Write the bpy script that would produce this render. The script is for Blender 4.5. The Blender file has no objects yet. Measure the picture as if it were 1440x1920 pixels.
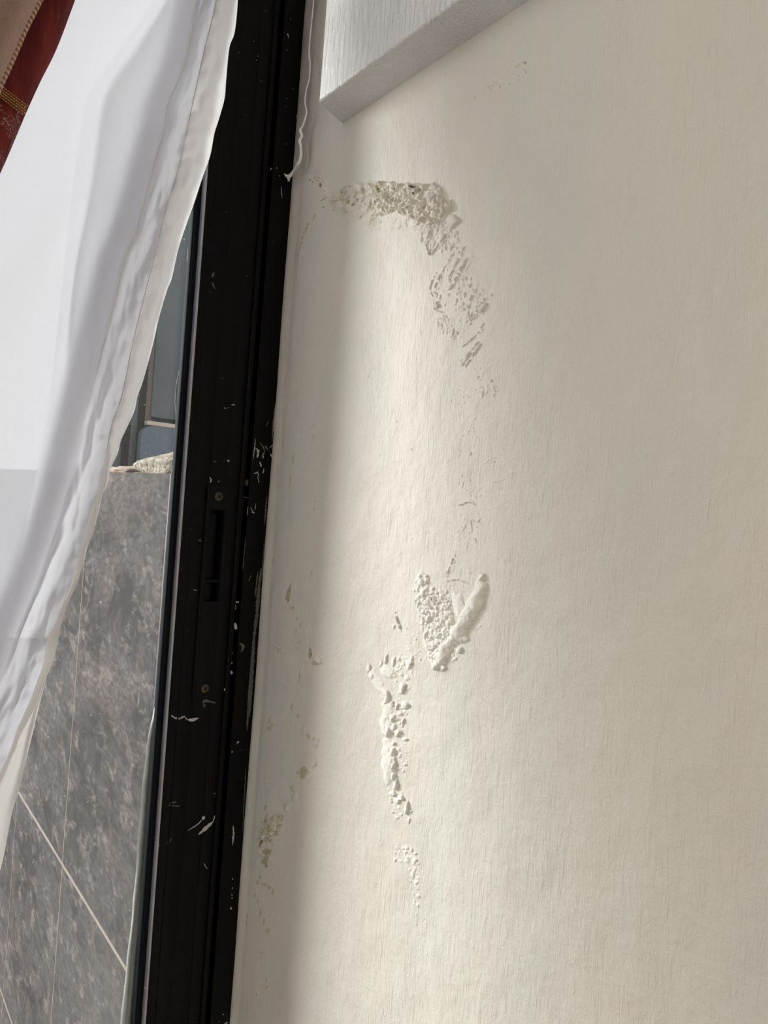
import bpy, bmesh, math, random
import numpy as np
from mathutils import Vector, Matrix, noise as mn

SC = bpy.context.scene
COL = SC.collection
random.seed(7)
RNG = np.random.default_rng(11)

# ------------------------------------------------------------------ camera
CAMZ = 1.10
FPX = 1330.0
YAW, PITCH, ROLL = math.radians(38.6), math.radians(0.45), math.radians(4.3)
F = Vector((math.sin(YAW)*math.cos(PITCH), math.cos(YAW)*math.cos(PITCH), -math.sin(PITCH)))
r0 = F.cross(Vector((0, 0, 1))).normalized()
u0 = r0.cross(F)
R = r0*math.cos(ROLL) + u0*math.sin(ROLL)
U = u0*math.cos(ROLL) - r0*math.sin(ROLL)
CAM = Vector((0, 0, CAMZ))
cd = bpy.data.cameras.new('camera')
cam = bpy.data.objects.new('camera', cd)
COL.objects.link(cam)
cd.sensor_fit = 'VERTICAL'
cd.sensor_height = 36.0
cd.lens = FPX/1920.0*36.0
cd.clip_start = 0.02
cam.matrix_world = Matrix((
    (R.x, U.x, -F.x, CAM.x), (R.y, U.y, -F.y, CAM.y), (R.z, U.z, -F.z, CAM.z), (0, 0, 0, 1)))
SC.camera = cam

# ------------------------------------------------------------------ daylight and exposure
SC.view_settings.view_transform = 'Standard'
SC.view_settings.look = 'None'
SC.view_settings.gamma = 1.0
SC.view_settings.exposure = 0.42
try:
    SC.view_settings.use_curve_mapping = False
except Exception:
    pass
SC.cycles.use_denoising = True
SC.cycles.max_bounces = 10
SC.cycles.diffuse_bounces = 5
SC.cycles.transparent_max_bounces = 16
SC.cycles.caustics_reflective = False
SC.cycles.caustics_refractive = False

world = bpy.data.worlds.new('sky')
SC.world = world
world.use_nodes = True
wn = world.node_tree
wn.nodes.clear()
wo = wn.nodes.new('ShaderNodeOutputWorld')
wb = wn.nodes.new('ShaderNodeBackground')
wb.inputs['Color'].default_value = (0.99, 0.985, 0.97, 1)
wb.inputs['Strength'].default_value = 1.47
wn.links.new(wb.outputs[0], wo.inputs[0])

sd = bpy.data.lights.new('hazy_sun', 'SUN')
sd.energy = 4.1
sd.angle = math.radians(24)
sd.color = (1.0, 0.97, 0.93)
so = bpy.data.objects.new('hazy_sun', sd)
COL.objects.link(so)
SUN_AZ, SUN_EL = math.radians(34), math.radians(9)      # from the door side, a little above
sdir = Vector((-math.sin(SUN_AZ)*math.cos(SUN_EL), math.cos(SUN_AZ)*math.cos(SUN_EL), math.sin(SUN_EL)))
so.rotation_euler = sdir.to_track_quat('Z', 'Y').to_euler()

# ------------------------------------------------------------------ geometry of the place
WX = 0.45            # plane of the plastered wall
DY = 0.80            # plane of the sliding door's stile face


def ray(px, py):
    return F + R*((px-720)/FPX) + U*(-(py-960)/FPX)


def on_y(px, py, Y):
    d = ray(px, py)
    return CAM + d*(Y/d.y)


def on_x(px, py, X):
    d = ray(px, py)
    return CAM + d*(X/d.x)


def on_z(px, py, Z):
    d = ray(px, py)
    return CAM + d*((Z-CAMZ)/d.z)


# ------------------------------------------------------------------ material helpers
def newmat(name):
    m = bpy.data.materials.new(name)
    m.use_nodes = True
    nt = m.node_tree
    nt.nodes.clear()
    out = nt.nodes.new('ShaderNodeOutputMaterial')
    return m, nt, out


def N(nt, kind, **kw):
    n = nt.nodes.new(kind)
    for k, v in kw.items():
        if k in n.inputs.keys():
            n.inputs[k].default_value = v
        else:
            setattr(n, k, v)
    return n


def L(nt, a, b):
    nt.links.new(a, b)


def coords(nt, scale=(1, 1, 1), rot=(0, 0, 0)):
    tc = nt.nodes.new('ShaderNodeTexCoord')
    mp = nt.nodes.new('ShaderNodeMapping')
    mp.inputs['Scale'].default_value = scale
    mp.inputs['Rotation'].default_value = rot
    L(nt, tc.outputs['Object'], mp.inputs['Vector'])
    return mp.outputs['Vector']


def noise(nt, vec, scale, detail=3, rough=0.5, dist=0.0):
    n = nt.nodes.new('ShaderNodeTexNoise')
    n.inputs['Scale'].default_value = scale
    n.inputs['Detail'].default_value = detail
    n.inputs['Roughness'].default_value = rough
    n.inputs['Distortion'].default_value = dist
    L(nt, vec, n.inputs['Vector'])
    return n.outputs['Fac']


def ramp(nt, fac, stops):
    r = nt.nodes.new('ShaderNodeValToRGB')
    el = r.color_ramp.elements
    while len(el) < len(stops):
        el.new(0.5)
    for e, (p, c) in zip(el, stops):
        e.position = p
        e.color = c if len(c) == 4 else (*c, 1)
    L(nt, fac, r.inputs['Fac'])
    return r.outputs['Color']


def mix(nt, fac, a, b, mode='MIX'):
    m = nt.nodes.new('ShaderNodeMix')
    m.data_type = 'RGBA'
    m.blend_type = mode
    for sock, v in ((m.inputs[0], fac), (m.inputs[6], a), (m.inputs[7], b)):
        if isinstance(v, (int, float)):
            sock.default_value = v
        elif isinstance(v, tuple):
            sock.default_value = (*v, 1) if len(v) == 3 else v
        else:
            L(nt, v, sock)
    return m.outputs[2]


def math_n(nt, op, a, b=0.0, clamp=False):
    m = nt.nodes.new('ShaderNodeMath')
    m.operation = op
    m.use_clamp = clamp
    for sock, v in ((m.inputs[0], a), (m.inputs[1], b)):
        if isinstance(v, (int, float)):
            sock.default_value = v
        else:
            L(nt, v, sock)
    return m.outputs[0]


def bump(nt, h, strength, dist, nrm=None):
    b = nt.nodes.new('ShaderNodeBump')
    b.inputs['Strength'].default_value = strength
    b.inputs['Distance'].default_value = dist
    L(nt, h, b.inputs['Height'])
    if nrm is not None:
        L(nt, nrm, b.inputs['Normal'])
    return b.outputs['Normal']


def attr(nt, name):
    a = nt.nodes.new('ShaderNodeAttribute')
    a.attribute_name = name
    return a.outputs['Fac']


def principled(nt, out, color=(0.8, 0.8, 0.8), rough=0.5, metal=0.0, spec=0.5, normal=None):
    p = nt.nodes.new('ShaderNodeBsdfPrincipled')
    for sock, v in ((p.inputs['Base Color'], color), (p.inputs['Roughness'], rough),
                    (p.inputs['Metallic'], metal), (p.inputs['Specular IOR Level'], spec)):
        if isinstance(v, (int, float)):
            sock.default_value = v
        elif isinstance(v, tuple):
            sock.default_value = (*v, 1)
        else:
            L(nt, v, sock)
    if normal is not None:
        L(nt, normal, p.inputs['Normal'])
    L(nt, p.outputs[0], out.inputs['Surface'])
    return p


def simple(name, color, rough=0.5, spec=0.5, metal=0.0, nscale=0, namt=0.0, bscale=0, bamt=0.0):
    m, nt, out = newmat(name)
    c = color
    nrm = None
    if nscale:
        f = noise(nt, coords(nt), nscale, 4)
        c = mix(nt, f, tuple(x*(1-namt) for x in color), tuple(min(1, x*(1+namt)) for x in color))
    if bscale:
        nrm = bump(nt, noise(nt, coords(nt), bscale, 4), 1.0, bamt)
    principled(nt, out, c, rough, metal, spec, nrm)
    return m


def wall_paint(name, gloss=0.42, streak=1.0, vertical=False, cool=0.0):
    m, nt, out = newmat(name)
    # tint: cream paint over an older greenish coat, patchy
    f1 = noise(nt, coords(nt, (3, 5.0, 1.6)), 1.4, 4, 0.55, 0.6)
    f2 = noise(nt, coords(nt, (3, 9.0, 3.0)), 2.7, 4, 0.5, 0.3)
    cream, green, pink = (0.73, 0.685, 0.605), (0.685, 0.68, 0.605), (0.74, 0.68, 0.61)
    c = mix(nt, ramp(nt, f1, [(0.40, (0, 0, 0)), (0.62, (1, 1, 1))]), cream, green)
    c = mix(nt, ramp(nt, f2, [(0.45, (0, 0, 0)), (0.7, (0.7, 0.7, 0.7))]), c, pink)
    if cool:
        c = mix(nt, cool, c, (0.86, 0.87, 0.865))
    # chalky plaster where the paint is gone, mould in the pits
    fine = noise(nt, coords(nt), 900, 3)
    chalk = mix(nt, fine, (0.80, 0.76, 0.69), (0.90, 0.88, 0.83))
    c = mix(nt, attr(nt, 'chalk'), c, chalk)
    c = mix(nt, math_n(nt, 'MULTIPLY', attr(nt, 'tan'), 0.75), c, mix(nt, fine, (0.50, 0.42, 0.325), (0.66, 0.585, 0.48)))
    mo = noise(nt, coords(nt), 420, 3, 0.6)
    mold = mix(nt, ramp(nt, mo, [(0.35, (0, 0, 0)), (0.65, (1, 1, 1))]), (0.25, 0.21, 0.07), (0.58, 0.55, 0.29))
    c = mix(nt, attr(nt, 'mold'), c, mold)
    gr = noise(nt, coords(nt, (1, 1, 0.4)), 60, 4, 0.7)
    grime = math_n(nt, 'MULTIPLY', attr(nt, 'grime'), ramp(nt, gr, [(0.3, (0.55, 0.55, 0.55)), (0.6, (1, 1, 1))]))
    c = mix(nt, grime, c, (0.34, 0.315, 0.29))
    c = mix(nt, attr(nt, 'dark'), c, (0.045, 0.038, 0.028))
    # small specks of dirt
    sp = noise(nt, coords(nt), 230, 1)
    c = mix(nt, ramp(nt, sp, [(0.845, (0, 0, 0)), (0.87, (0.6, 0.6, 0.6))]), c, (0.35, 0.28, 0.2))
    # brush strokes
    tilt = 0.0 if vertical else 0.45
    s1 = noise(nt, coords(nt, (1, 1.0, 0.16), (tilt, 0, 0)), 200, 4, 0.6, 1.0)
    s2 = noise(nt, coords(nt, (1, 1.0, 0.14), (-0.10 if not vertical else 0.12, 0, 0)), 260, 4, 0.6, 1.2)
    s3 = noise(nt, coords(nt), 26, 3, 0.5)
    s4 = noise(nt, coords(nt), 120, 3, 0.6, 1.2)
    sel = ramp(nt, noise(nt, coords(nt), 7, 2), [(0.4, (0, 0, 0)), (0.6, (1, 1, 1))])
    h = mix(nt, sel, s1, s2)
    n1 = bump(nt, s3, 0.6, 0.006 if not vertical else 0.002)
    n2 = bump(nt, s4, 0.5, 0.0011 if not vertical else 0.0004, n1)
    n3 = bump(nt, h, 0.8, (0.0013 if not vertical else 0.0026)*streak, n2)
    n4 = bump(nt, fine, 0.25, 0.0004, n3)
    rgh = math_n(nt, 'ADD', math_n(nt, 'MULTIPLY', attr(nt, 'chalk'), 0.4), gloss, True)
    principled(nt, out, c, rgh, 0, 0.5 if vertical else 0.28, n4)
    return m


M = {}
M['wall'] = wall_paint('cream wall paint', 0.58, 0.75)
M['box'] = wall_paint('satin white box paint', 0.30, 1.9, True, 0.8)


def black_alu():
    m, nt, out = newmat('black aluminium')
    v = coords(nt)
    f = noise(nt, v, 60, 4)
    c = mix(nt, f, (0.0035, 0.0033, 0.0032), (0.0052, 0.005, 0.0047))
    sp = noise(nt, v, 260, 1)
    c = mix(nt, ramp(nt, sp, [(0.80, (0, 0, 0)), (0.82, (1, 1, 1))]), c, (0.16, 0.15, 0.14))
    principled(nt, out, c, 0.38, 0, 0.10, bump(nt, f, 0.2, 0.0004))
    return m


M['alu'] = black_alu()
M['alu_dark'] = simple('black recess', (0.003, 0.003, 0.003), 0.6, 0.2)
M['lock'] = simple('black lock plastic', (0.0045, 0.005, 0.0055), 0.55, 0.12, 0, 80, 0.2)
M['gasket'] = simple('rubber gasket', (0.007, 0.009, 0.013), 0.7, 0.12)
M['bare_edge'] = simple('bare aluminium edge', (0.42, 0.42, 0.48), 0.45, 0.5, 0.3, 40, 0.25)
M['screw'] = simple('dull screw steel', (0.09, 0.075, 0.06), 0.5, 0.5, 0.6, 300, 0.3)
M['smear'] = simple('dried white paint', (0.50, 0.49, 0.49), 0.7, 0.3, 0, 700, 0.5)
M['faint_smear'] = simple('thin grey paint film', (0.11, 0.108, 0.108), 0.7, 0.3, 0, 900, 0.6)
M['caulk'] = simple('old pale caulk', (0.66, 0.60, 0.53), 0.55, 0.4, 0, 60, 0.12, 90, 0.002)
M['sealant'] = simple('greenish white sealant', (0.80, 0.82, 0.75), 0.4, 0.5, 0, 50, 0.18, 120, 0.001)


def glass_mat():
    m, nt, out = newmat('dusty door glass')
    tr = N(nt, 'ShaderNodeBsdfTransparent')
    tr.inputs['Color'].default_value = (0.93, 0.95, 0.96, 1)
    gl = N(nt, 'ShaderNodeBsdfGlossy')
    gl.inputs['Roughness'].default_value = 0.03
    fr = N(nt, 'ShaderNodeFresnel')
    fr.inputs['IOR'].default_value = 1.45
    m1 = N(nt, 'ShaderNodeMixShader')
    L(nt, fr.outputs[0], m1.inputs[0])
    L(nt, tr.outputs[0], m1.inputs[1])
    L(nt, gl.outputs[0], m1.inputs[2])
    df = N(nt, 'ShaderNodeBsdfDiffuse')
    df.inputs['Color'].default_value = (0.85, 0.85, 0.87, 1)
    tl = N(nt, 'ShaderNodeBsdfTranslucent')
    tl.inputs['Color'].default_value = (0.85, 0.86, 0.88, 1)
    m0 = N(nt, 'ShaderNodeMixShader')
    m0.inputs[0].default_value = 0.5
    L(nt, df.outputs[0], m0.inputs[1])
    L(nt, tl.outputs[0], m0.inputs[2])
    v = coords(nt)
    sp = ramp(nt, noise(nt, v, 420, 2, 0.6, 0.9), [(0.735, (0, 0, 0)), (0.77, (0.6, 0.6, 0.6))])
    st = ramp(nt, noise(nt, coords(nt, (1, 1, 0.12)), 90, 3, 0.6), [(0.74, (0, 0, 0)), (0.8, (0.35, 0.35, 0.35))])
    hz = noise(nt, v, 9, 4, 0.6)
    haze = math_n(nt, 'ADD', math_n(nt, 'MULTIPLY', hz, 0.022), 0.002)
    fac = math_n(nt, 'ADD', math_n(nt, 'ADD', sp, st), haze, True)
    m2 = N(nt, 'ShaderNodeMixShader')
    L(nt, fac, m2.inputs[0])
    L(nt, m1.outputs[0], m2.inputs[1])
    L(nt, m0.outputs[0], m2.inputs[2])
    L(nt, m2.outputs[0], out.inputs['Surface'])
    return m


M['glass'] = glass_mat()


def curtain_mat(name, col, sheer, trans):
    m, nt, out = newmat(name)
    tc = nt.nodes.new('ShaderNodeTexCoord')
    mp = nt.nodes.new('ShaderNodeMapping')
    mp.inputs['Scale'].default_value = (1, 1, 1)
    L(nt, tc.outputs['Object'], mp.inputs['Vector'])
    weave = noise(nt, mp.outputs[0], 1500, 2)
    n1 = bump(nt, weave, 0.15, 0.0003)
    wr = noise(nt, coords(nt, (1, 1, 0.35), (0, 0.35, 0)), 16, 4, 0.55, 0.8)
    n2 = bump(nt, wr, 0.35, 0.006, n1)
    d = N(nt, 'ShaderNodeBsdfPrincipled')
    d.inputs['Base Color'].default_value = (*col, 1)
    d.inputs['Roughness'].default_value = 0.42
    d.inputs['Specular IOR Level'].default_value = 0.4
    L(nt, n2, d.inputs['Normal'])
    t = N(nt, 'ShaderNodeBsdfTranslucent')
    t.inputs['Color'].default_value = (*col, 1)
    L(nt, n2, t.inputs['Normal'])
    mm = N(nt, 'ShaderNodeMixShader')
    mm.inputs[0].default_value = trans
    L(nt, d.outputs[0], mm.inputs[1])
    L(nt, t.outputs[0], mm.inputs[2])
    tr = N(nt, 'ShaderNodeBsdfTransparent')
    m2 = N(nt, 'ShaderNodeMixShader')
    m2.inputs[0].default_value = sheer
    L(nt, mm.outputs[0], m2.inputs[1])
    L(nt, tr.outputs[0], m2.inputs[2])
    L(nt, m2.outputs[0], out.inputs['Surface'])
    return m


M['voile'] = curtain_mat('white satin voile', (0.73, 0.735, 0.79), 0.13, 0.36)
M['voile_dense'] = curtain_mat('doubled white voile', (0.93, 0.93, 0.95), 0.12, 0.72)
M['hem'] = curtain_mat('white satin hem', (0.92, 0.91, 0.91), 0.04, 0.42)
M['hemback'] = curtain_mat('cream hem underside', (0.80, 0.79, 0.77), 0.02, 0.3)
M['thread'] = simple('hem thread', (0.62, 0.60, 0.60), 0.8, 0.2)


def tile_mat():
    m, nt, out = newmat('grey marbled tile')
    a = noise(nt, coords(nt, (1, 0.55, 0.9)), 9, 7, 0.72, 0.35)
    b = noise(nt, coords(nt, (1, 0.5, 0.9)), 30, 8, 0.78, 0.3)
    c2 = noise(nt, coords(nt, (1, 0.55, 1.0)), 7, 5, 0.72, 0.4)
    g = noise(nt, coords(nt, (1, 0.5, 1.1)), 120, 4, 0.7)
    c = mix(nt, ramp(nt, a, [(0.42, (0, 0, 0)), (0.56, (1, 1, 1))]), (0.036, 0.034, 0.034), (0.100, 0.094, 0.095))
    c = mix(nt, ramp(nt, c2, [(0.50, (0, 0, 0)), (0.62, (0.8, 0.8, 0.8))]), c, (0.145, 0.119, 0.111))
    c = mix(nt, ramp(nt, b, [(0.52, (0, 0, 0)), (0.62, (0.85, 0.85, 0.85))]), c, (0.24, 0.208, 0.196))
    c = mix(nt, ramp(nt, g, [(0.46, (0.5, 0.5, 0.5)), (0.52, (0, 0, 0))]), c, (0.035, 0.033, 0.033))
    principled(nt, out, c, 0.85, 0, 0.08, bump(nt, b, 0.3, 0.001))
    return m


M['tile'] = tile_mat()
M['grout'] = simple('beige grout', (0.36, 0.30, 0.25), 0.9, 0.1, 0, 30, 0.3)
M['gpanel'] = simple('grey painted panel', (0.070, 0.080, 0.089), 0.7, 0.12, 0, 6, 0.22)
M['gpanel2'] = simple('blue grey panel', (0.075, 0.093, 0.112), 0.7, 0.12, 0, 6, 0.2)
M['brown'] = simple('brown strip', (0.075, 0.058, 0.047), 0.6, 0.3, 0, 20, 0.3)
M['blackpost'] = simple('black post', (0.012, 0.012, 0.013), 0.8, 0.1)
M['lip'] = simple('sandy lip', (0.33, 0.28, 0.23), 0.6, 0.3, 0, 40, 0.2)
M['sand'] = simple('pale sand', (0.50, 0.40, 0.32), 0.95, 0.1, 0, 160, 0.35, 300, 0.003)
M['pave'] = simple('pavement', (0.30, 0.29, 0.27), 0.9, 0.2, 0, 8, 0.2)
M['floor'] = simple('floor tile', (0.55, 0.49, 0.42), 0.5, 0.4, 0, 3, 0.1)
M['ceil'] = simple('ceiling paint', (0.78, 0.73, 0.66), 0.9, 0.2, 0, 3, 0.04)
M['cord'] = simple('white cotton cord', (0.90, 0.89, 0.87), 0.9, 0.1, 0, 500, 0.08)


def stone_mat():
    m, nt, out = newmat('speckled stone')
    v = coords(nt)
    a = noise(nt, v, 130, 5, 0.7)
    c = ramp(nt, a, [(0.36, (0.10, 0.08, 0.055)), (0.50, (0.40, 0.35, 0.27)), (0.66, (0.62, 0.57, 0.48))])
    principled(nt, out, c, 0.9, 0, 0.2, bump(nt, a, 0.8, 0.004))
    return m


M['stone'] = stone_mat()


# ------------------------------------------------------------------ object helpers
def link(o, parent=None):
    COL.objects.link(o)
    if parent is not None:
        o.parent = parent
        o.matrix_parent_inverse = parent.matrix_world.inverted()
    return o


def tag(o, label=None, cat=None, group=None, kind=None):
    for k, v in (('label', label), ('category', cat), ('group', group), ('kind', kind)):
        if v:
            o[k] = v
    return o


def empty(name, loc, parent=None):
    o = bpy.data.objects.new(name, None)
    o.empty_display_size = 0.05
    o.location = loc
    link(o)
    bpy.context.view_layer.update()
    return o


def from_bm(name, bm, mat, parent=None, smooth=True, auto=None):
    me = bpy.data.meshes.new(name)
    bm.normal_update()
    bm.to_mesh(me)
    bm.free()
    me.materials.append(mat)
    if smooth:
        me.polygons.foreach_set('use_smooth', [True]*len(me.polygons))
        if auto is not None:
            try:
                me.set_sharp_from_angle(angle=math.radians(auto))
            except Exception:
                pass
    o = bpy.data.objects.new(name, me)
    return link(o, parent)


def add_box(bm, x0, x1, y0, y1, z0, z1, bev=0.0, seg=2):
    vs = [bm.verts.new((x, y, z)) for x in (x0, x1) for y in (y0, y1) for z in (z0, z1)]
    idx = [(0, 1, 3, 2), (4, 6, 7, 5), (0, 4, 5, 1), (2, 3, 7, 6), (0, 2, 6, 4), (1, 5, 7, 3)]
    fs = [bm.faces.new([vs[i] for i in f]) for f in idx]
    bmesh.ops.recalc_face_normals(bm, faces=fs)
    if bev > 0:
        es = list({e for f in fs for e in f.edges})
        bmesh.ops.bevel(bm, geom=es, offset=bev, segments=seg, affect='EDGES', profile=0.5)


def box(name, x0, x1, y0, y1, z0, z1, mat, parent=None, bev=0.0, seg=2):
    bm = bmesh.new()
    add_box(bm, x0, x1, y0, y1, z0, z1, bev, seg)
    return from_bm(name, bm, mat, parent, True, 40)


def tube(bm, pts, rad, seg=8, cap=True, squash=None):
    """rad: float or list. squash: (axis vector, factor)"""
    pts = [Vector(p) for p in pts]
    if isinstance(rad, (int, float)):
        rad = [rad]*len(pts)
    rings = []
    prev = None
    for i, p in enumerate(pts):
        t = (pts[min(i+1, len(pts)-1)] - pts[max(i-1, 0)]).normalized()
        a = Vector((0, 1, 0)) if abs(t.y) < 0.9 else Vector((1, 0, 0))
        n = (a - t*a.dot(t)).normalized() if prev is None else (prev - t*prev.dot(t)).normalized()
        prev = n
        b = t.cross(n)
        ring = []
        for k in range(seg):
            an = 2*math.pi*k/seg
            off = (n*math.cos(an) + b*math.sin(an))*rad[i]
            if squash:
                off -= squash[0]*off.dot(squash[0])*(1-squash[1])
            ring.append(bm.verts.new(p+off))
        rings.append(ring)
    for i in range(len(rings)-1):
        for k in range(seg):
            bm.faces.new((rings[i][k], rings[i][(k+1) % seg], rings[i+1][(k+1) % seg], rings[i+1][k]))
    if cap:
        bm.faces.new(rings[0][::-1])
        bm.faces.new(rings[-1])


def spline(pts, n):
    """Catmull-Rom through pts (tuples), n samples."""
    P = np.array(pts, float)
    P = np.vstack([2*P[0]-P[1], P, 2*P[-1]-P[-2]])
    out = []
    m = len(P)-3
    for s in np.linspace(0, m-1e-6, n):
        i = int(s)
        t = s-i
        p0, p1, p2, p3 = P[i:i+4]
        out.append(0.5*((2*p1)+(-p0+p2)*t+(2*p0-5*p1+4*p2-p3)*t*t+(-p0+3*p1-3*p2+p3)*t**3))
    return np.array(out)


# ------------------------------------------------------------------ room shell
ZT = 2.55
RXL, RYB = -2.6, -2.6
box('floor', RXL, WX+0.2, RYB, DY+0.12, -0.08, 0.0, M['floor'])['kind'] = 'structure'
box('ceiling', RXL, WX+0.2, RYB, DY+0.12, ZT, ZT+0.1, M['ceil'])['kind'] = 'structure'
box('wall_left_unseen', RXL-0.1, RXL, RYB, -0.55, 0.0, ZT, M['ceil'])['kind'] = 'structure'  # unseen; stops short, leaving an added opening for fill daylight
box('wall_back_unseen', RXL-0.1, WX+0.2, RYB-0.1, RYB, 0.0, ZT, M['ceil'])['kind'] = 'structure'  # unseen; added to keep fill light from coming in behind the camera

# ------------------------------------------------------------------ the damp wall: a finely relieved surface
print('wall grid')
ys = np.concatenate([np.linspace(RYB, -0.2, 14)[:-1], np.linspace(-0.2, 0.40, 40)[:-1],
                     np.arange(0.40, 0.63, 0.00065), np.arange(0.63, 0.806, 0.0011)])
zlo, zhi = CAMZ-0.70, CAMZ+0.70
zs = np.concatenate([np.linspace(0.0, zlo, 12)[:-1], np.arange(zlo, zhi, 0.00062), np.linspace(zhi, ZT, 14)[1:]])
NY, NZ = len(ys), len(zs)
YY, ZZ = np.meshgrid(ys, zs)                      # shape (NZ, NY)
# where the photograph shows each point of the wall: used only to place the traced damage on it
dx, dy_, dz = WX, YY, ZZ-CAMZ
dep = dx*F.x + dy_*F.y + dz*F.z
dep = np.maximum(dep, 0.05)
PX = 720 + FPX*(dx*R.x + dy_*R.y + dz*R.z)/dep
PY = 960 - FPX*(dx*U.x + dy_*U.y + dz*U.z)/dep
H = np.zeros_like(PX)
CH = np.zeros_like(PX)
MO = np.zeros_like(PX)
DK = np.zeros_like(PX)
TN = np.zeros_like(PX)
TAN = [0.65]
GR = np.zeros_like(PX)
iy0 = int(np.searchsorted(ys, 0.30))


def window(x0, y0, x1, y1):
    """slice of the grid that holds the traced rectangle"""
    pts = [on_x(x, y, WX) for x in (x0, x1) for y in (y0, y1)]
    a = np.searchsorted(ys, min(p.y for p in pts)-0.004)
    b = np.searchsorted(ys, max(p.y for p in pts)+0.004)
    c = np.searchsorted(zs, min(p.z for p in pts)-0.004)
    d = np.searchsorted(zs, max(p.z for p in pts)+0.004)
    return slice(max(c, 0), min(d+1, NZ)), slice(max(a, 0), min(b+1, NY))


def sstep(x):
    x = np.clip(x, 0, 1)
    return x*x*(3-2*x)


def poly_mask(px, py, poly, soft, wob=0.0, wsc=9.0):
    """signed distance based soft mask of a polygon"""
    poly = np.array(poly, float)
    if wob:
        px = px + wob*(vnoise(px, py, wsc, 5)-0.5)*2
        py = py + wob*(vnoise(px, py, wsc, 9)-0.5)*2
    inside = np.zeros(px.shape, bool)
    dist = np.full(px.shape, 1e9)
    n = len(poly)
    for i in range(n):
        x1, y1 = poly[i]
        x2, y2 = poly[(i+1) % n]
        cond = ((y1 > py) != (y2 > py))
        xi = (x2-x1)*(py-y1)/((y2-y1) if y2 != y1 else 1e-9)+x1
        inside ^= cond & (px < xi)
        ex, ey = x2-x1, y2-y1
        t = np.clip(((px-x1)*ex+(py-y1)*ey)/(ex*ex+ey*ey+1e-9), 0, 1)
        dist = np.minimum(dist, np.hypot(px-x1-t*ex, py-y1-t*ey))
    sd_ = np.where(inside, dist, -dist)
    return sstep(sd_/soft + 0.5)


def hsh(ix, iy, seed):
    h = (ix.astype(np.int64)*374761393 + iy.astype(np.int64)*668265263 + seed*974634777) & 0xffffffff
    h = ((h ^ (h >> 13))*1274126177) & 0xffffffff
    h = (h ^ (h >> 16)) & 0xffffffff
    return h/4294967295.0


def vnoise(x, y, sc, seed, octv=1):
    tot, amp, norm = 0, 1.0, 0
    for o in range(octv):
        xs, ys_ = x/sc, y/sc
        ix, iy = np.floor(xs), np.floor(ys_)
        fx, fy = xs-ix, ys_-iy
        fx, fy = fx*fx*(3-2*fx), fy*fy*(3-2*fy)
        v = (hsh(ix, iy, seed)*(1-fx)+hsh(ix+1, iy, seed)*fx)*(1-fy) + (hsh(ix, iy+1, seed)*(1-fx)+hsh(ix+1, iy+1, seed)*fx)*fy
        tot = tot + v*amp
        norm += amp
        amp *= 0.5
        sc *= 0.5
        seed += 17
    return tot/norm


def worley(x, y, sc, seed, ang=0.0, stretch=1.0):
    c, s = math.cos(ang), math.sin(ang)
    xs = (x*c + y*s)/(sc*stretch)
    ys_ = (-x*s + y*c)/sc
    ix, iy = np.floor(xs), np.floor(ys_)
    f1 = np.full(x.shape, 9.0)
    f2 = np.full(x.shape, 9.0)
    idv = np.zeros(x.shape)
    ddx = np.zeros(x.shape)
    ddy = np.zeros(x.shape)
    for a in (-1, 0, 1):
        for b in (-1, 0, 1):
            jx = ix+a+0.1+0.8*hsh(ix+a, iy+b, seed)
            jy = iy+b+0.1+0.8*hsh(ix+a, iy+b, seed+1)
            ex, ey = xs-jx, ys_-jy
            d = np.hypot(ex, ey)
            near = d < f1
            f2 = np.where(near, f1, np.minimum(f2, d))
            idv = np.where(near, hsh(ix+a, iy+b, seed+2), idv)
            ddx = np.where(near, ex*c*stretch - ey*s, ddx)
            ddy = np.where(near, ex*s*stretch + ey*c, ddy)
            f1 = np.where(near, d, f1)
    return f1, f2, idv, ddx, ddy


def region(poly, lift=0.0, amp=0.002, sc=10, seed=1, ang=0.0, stretch=1.0, saw=0.6, soft=5, wob=4, rough=0.0004, chalk=0.8, mold=0.0):
    """a patch of blistered crust: cells that rise towards the room side and break off steeply"""
    P = np.array(poly)
    sl = window(P[:, 0].min()-8, P[:, 1].min()-8, P[:, 0].max()+8, P[:, 1].max()+8)
    x, y = PX[sl], PY[sl]
    m = poly_mask(x, y, poly, soft, wob)
    wx = x + sc*0.35*(vnoise(x, y, sc*0.8, seed+3)-0.5)*2
    wy = y + sc*0.35*(vnoise(x, y, sc*0.8, seed+4)-0.5)*2
    f1, f2, idv, ex, ey = worley(wx, wy, sc, seed, ang, stretch)
    edge = sstep((f2-f1)*2.2)
    h = lift + amp*1.25*((0.15+0.85*idv)*edge*0.6 + saw*np.clip(ex+0.35*ey+0.3, 0, 1)*edge)
    g1, g2, gid, gx, gy = worley(wx, wy, sc*0.45, seed+50, ang, stretch)
    h = h + amp*0.55*(gid*sstep((g2-g1)*2)+0.5*np.clip(gx, 0, 1)-0.4)
    h = h + rough*(vnoise(x, y, 3.2, seed+6, 2)-0.5)*2 + amp*0.7*(vnoise(x, y, sc*0.9, seed+21, 4)-0.45)
    H[sl] = np.maximum(H[sl], 0) * (1-m*0.6) + h*m
    CH[sl] = np.maximum(CH[sl], m*chalk*(0.55+0.45*(idv > 0.3)))
    TN[sl] = np.maximum(TN[sl], m*TAN[0]*(0.5+0.5*idv))
    if mold:
        mm = m*mold*sstep((vnoise(x, y, 11, seed+8, 3)-0.50)*7)*(1-0.5*edge)
        MO[sl] = np.maximum(MO[sl], mm)


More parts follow.
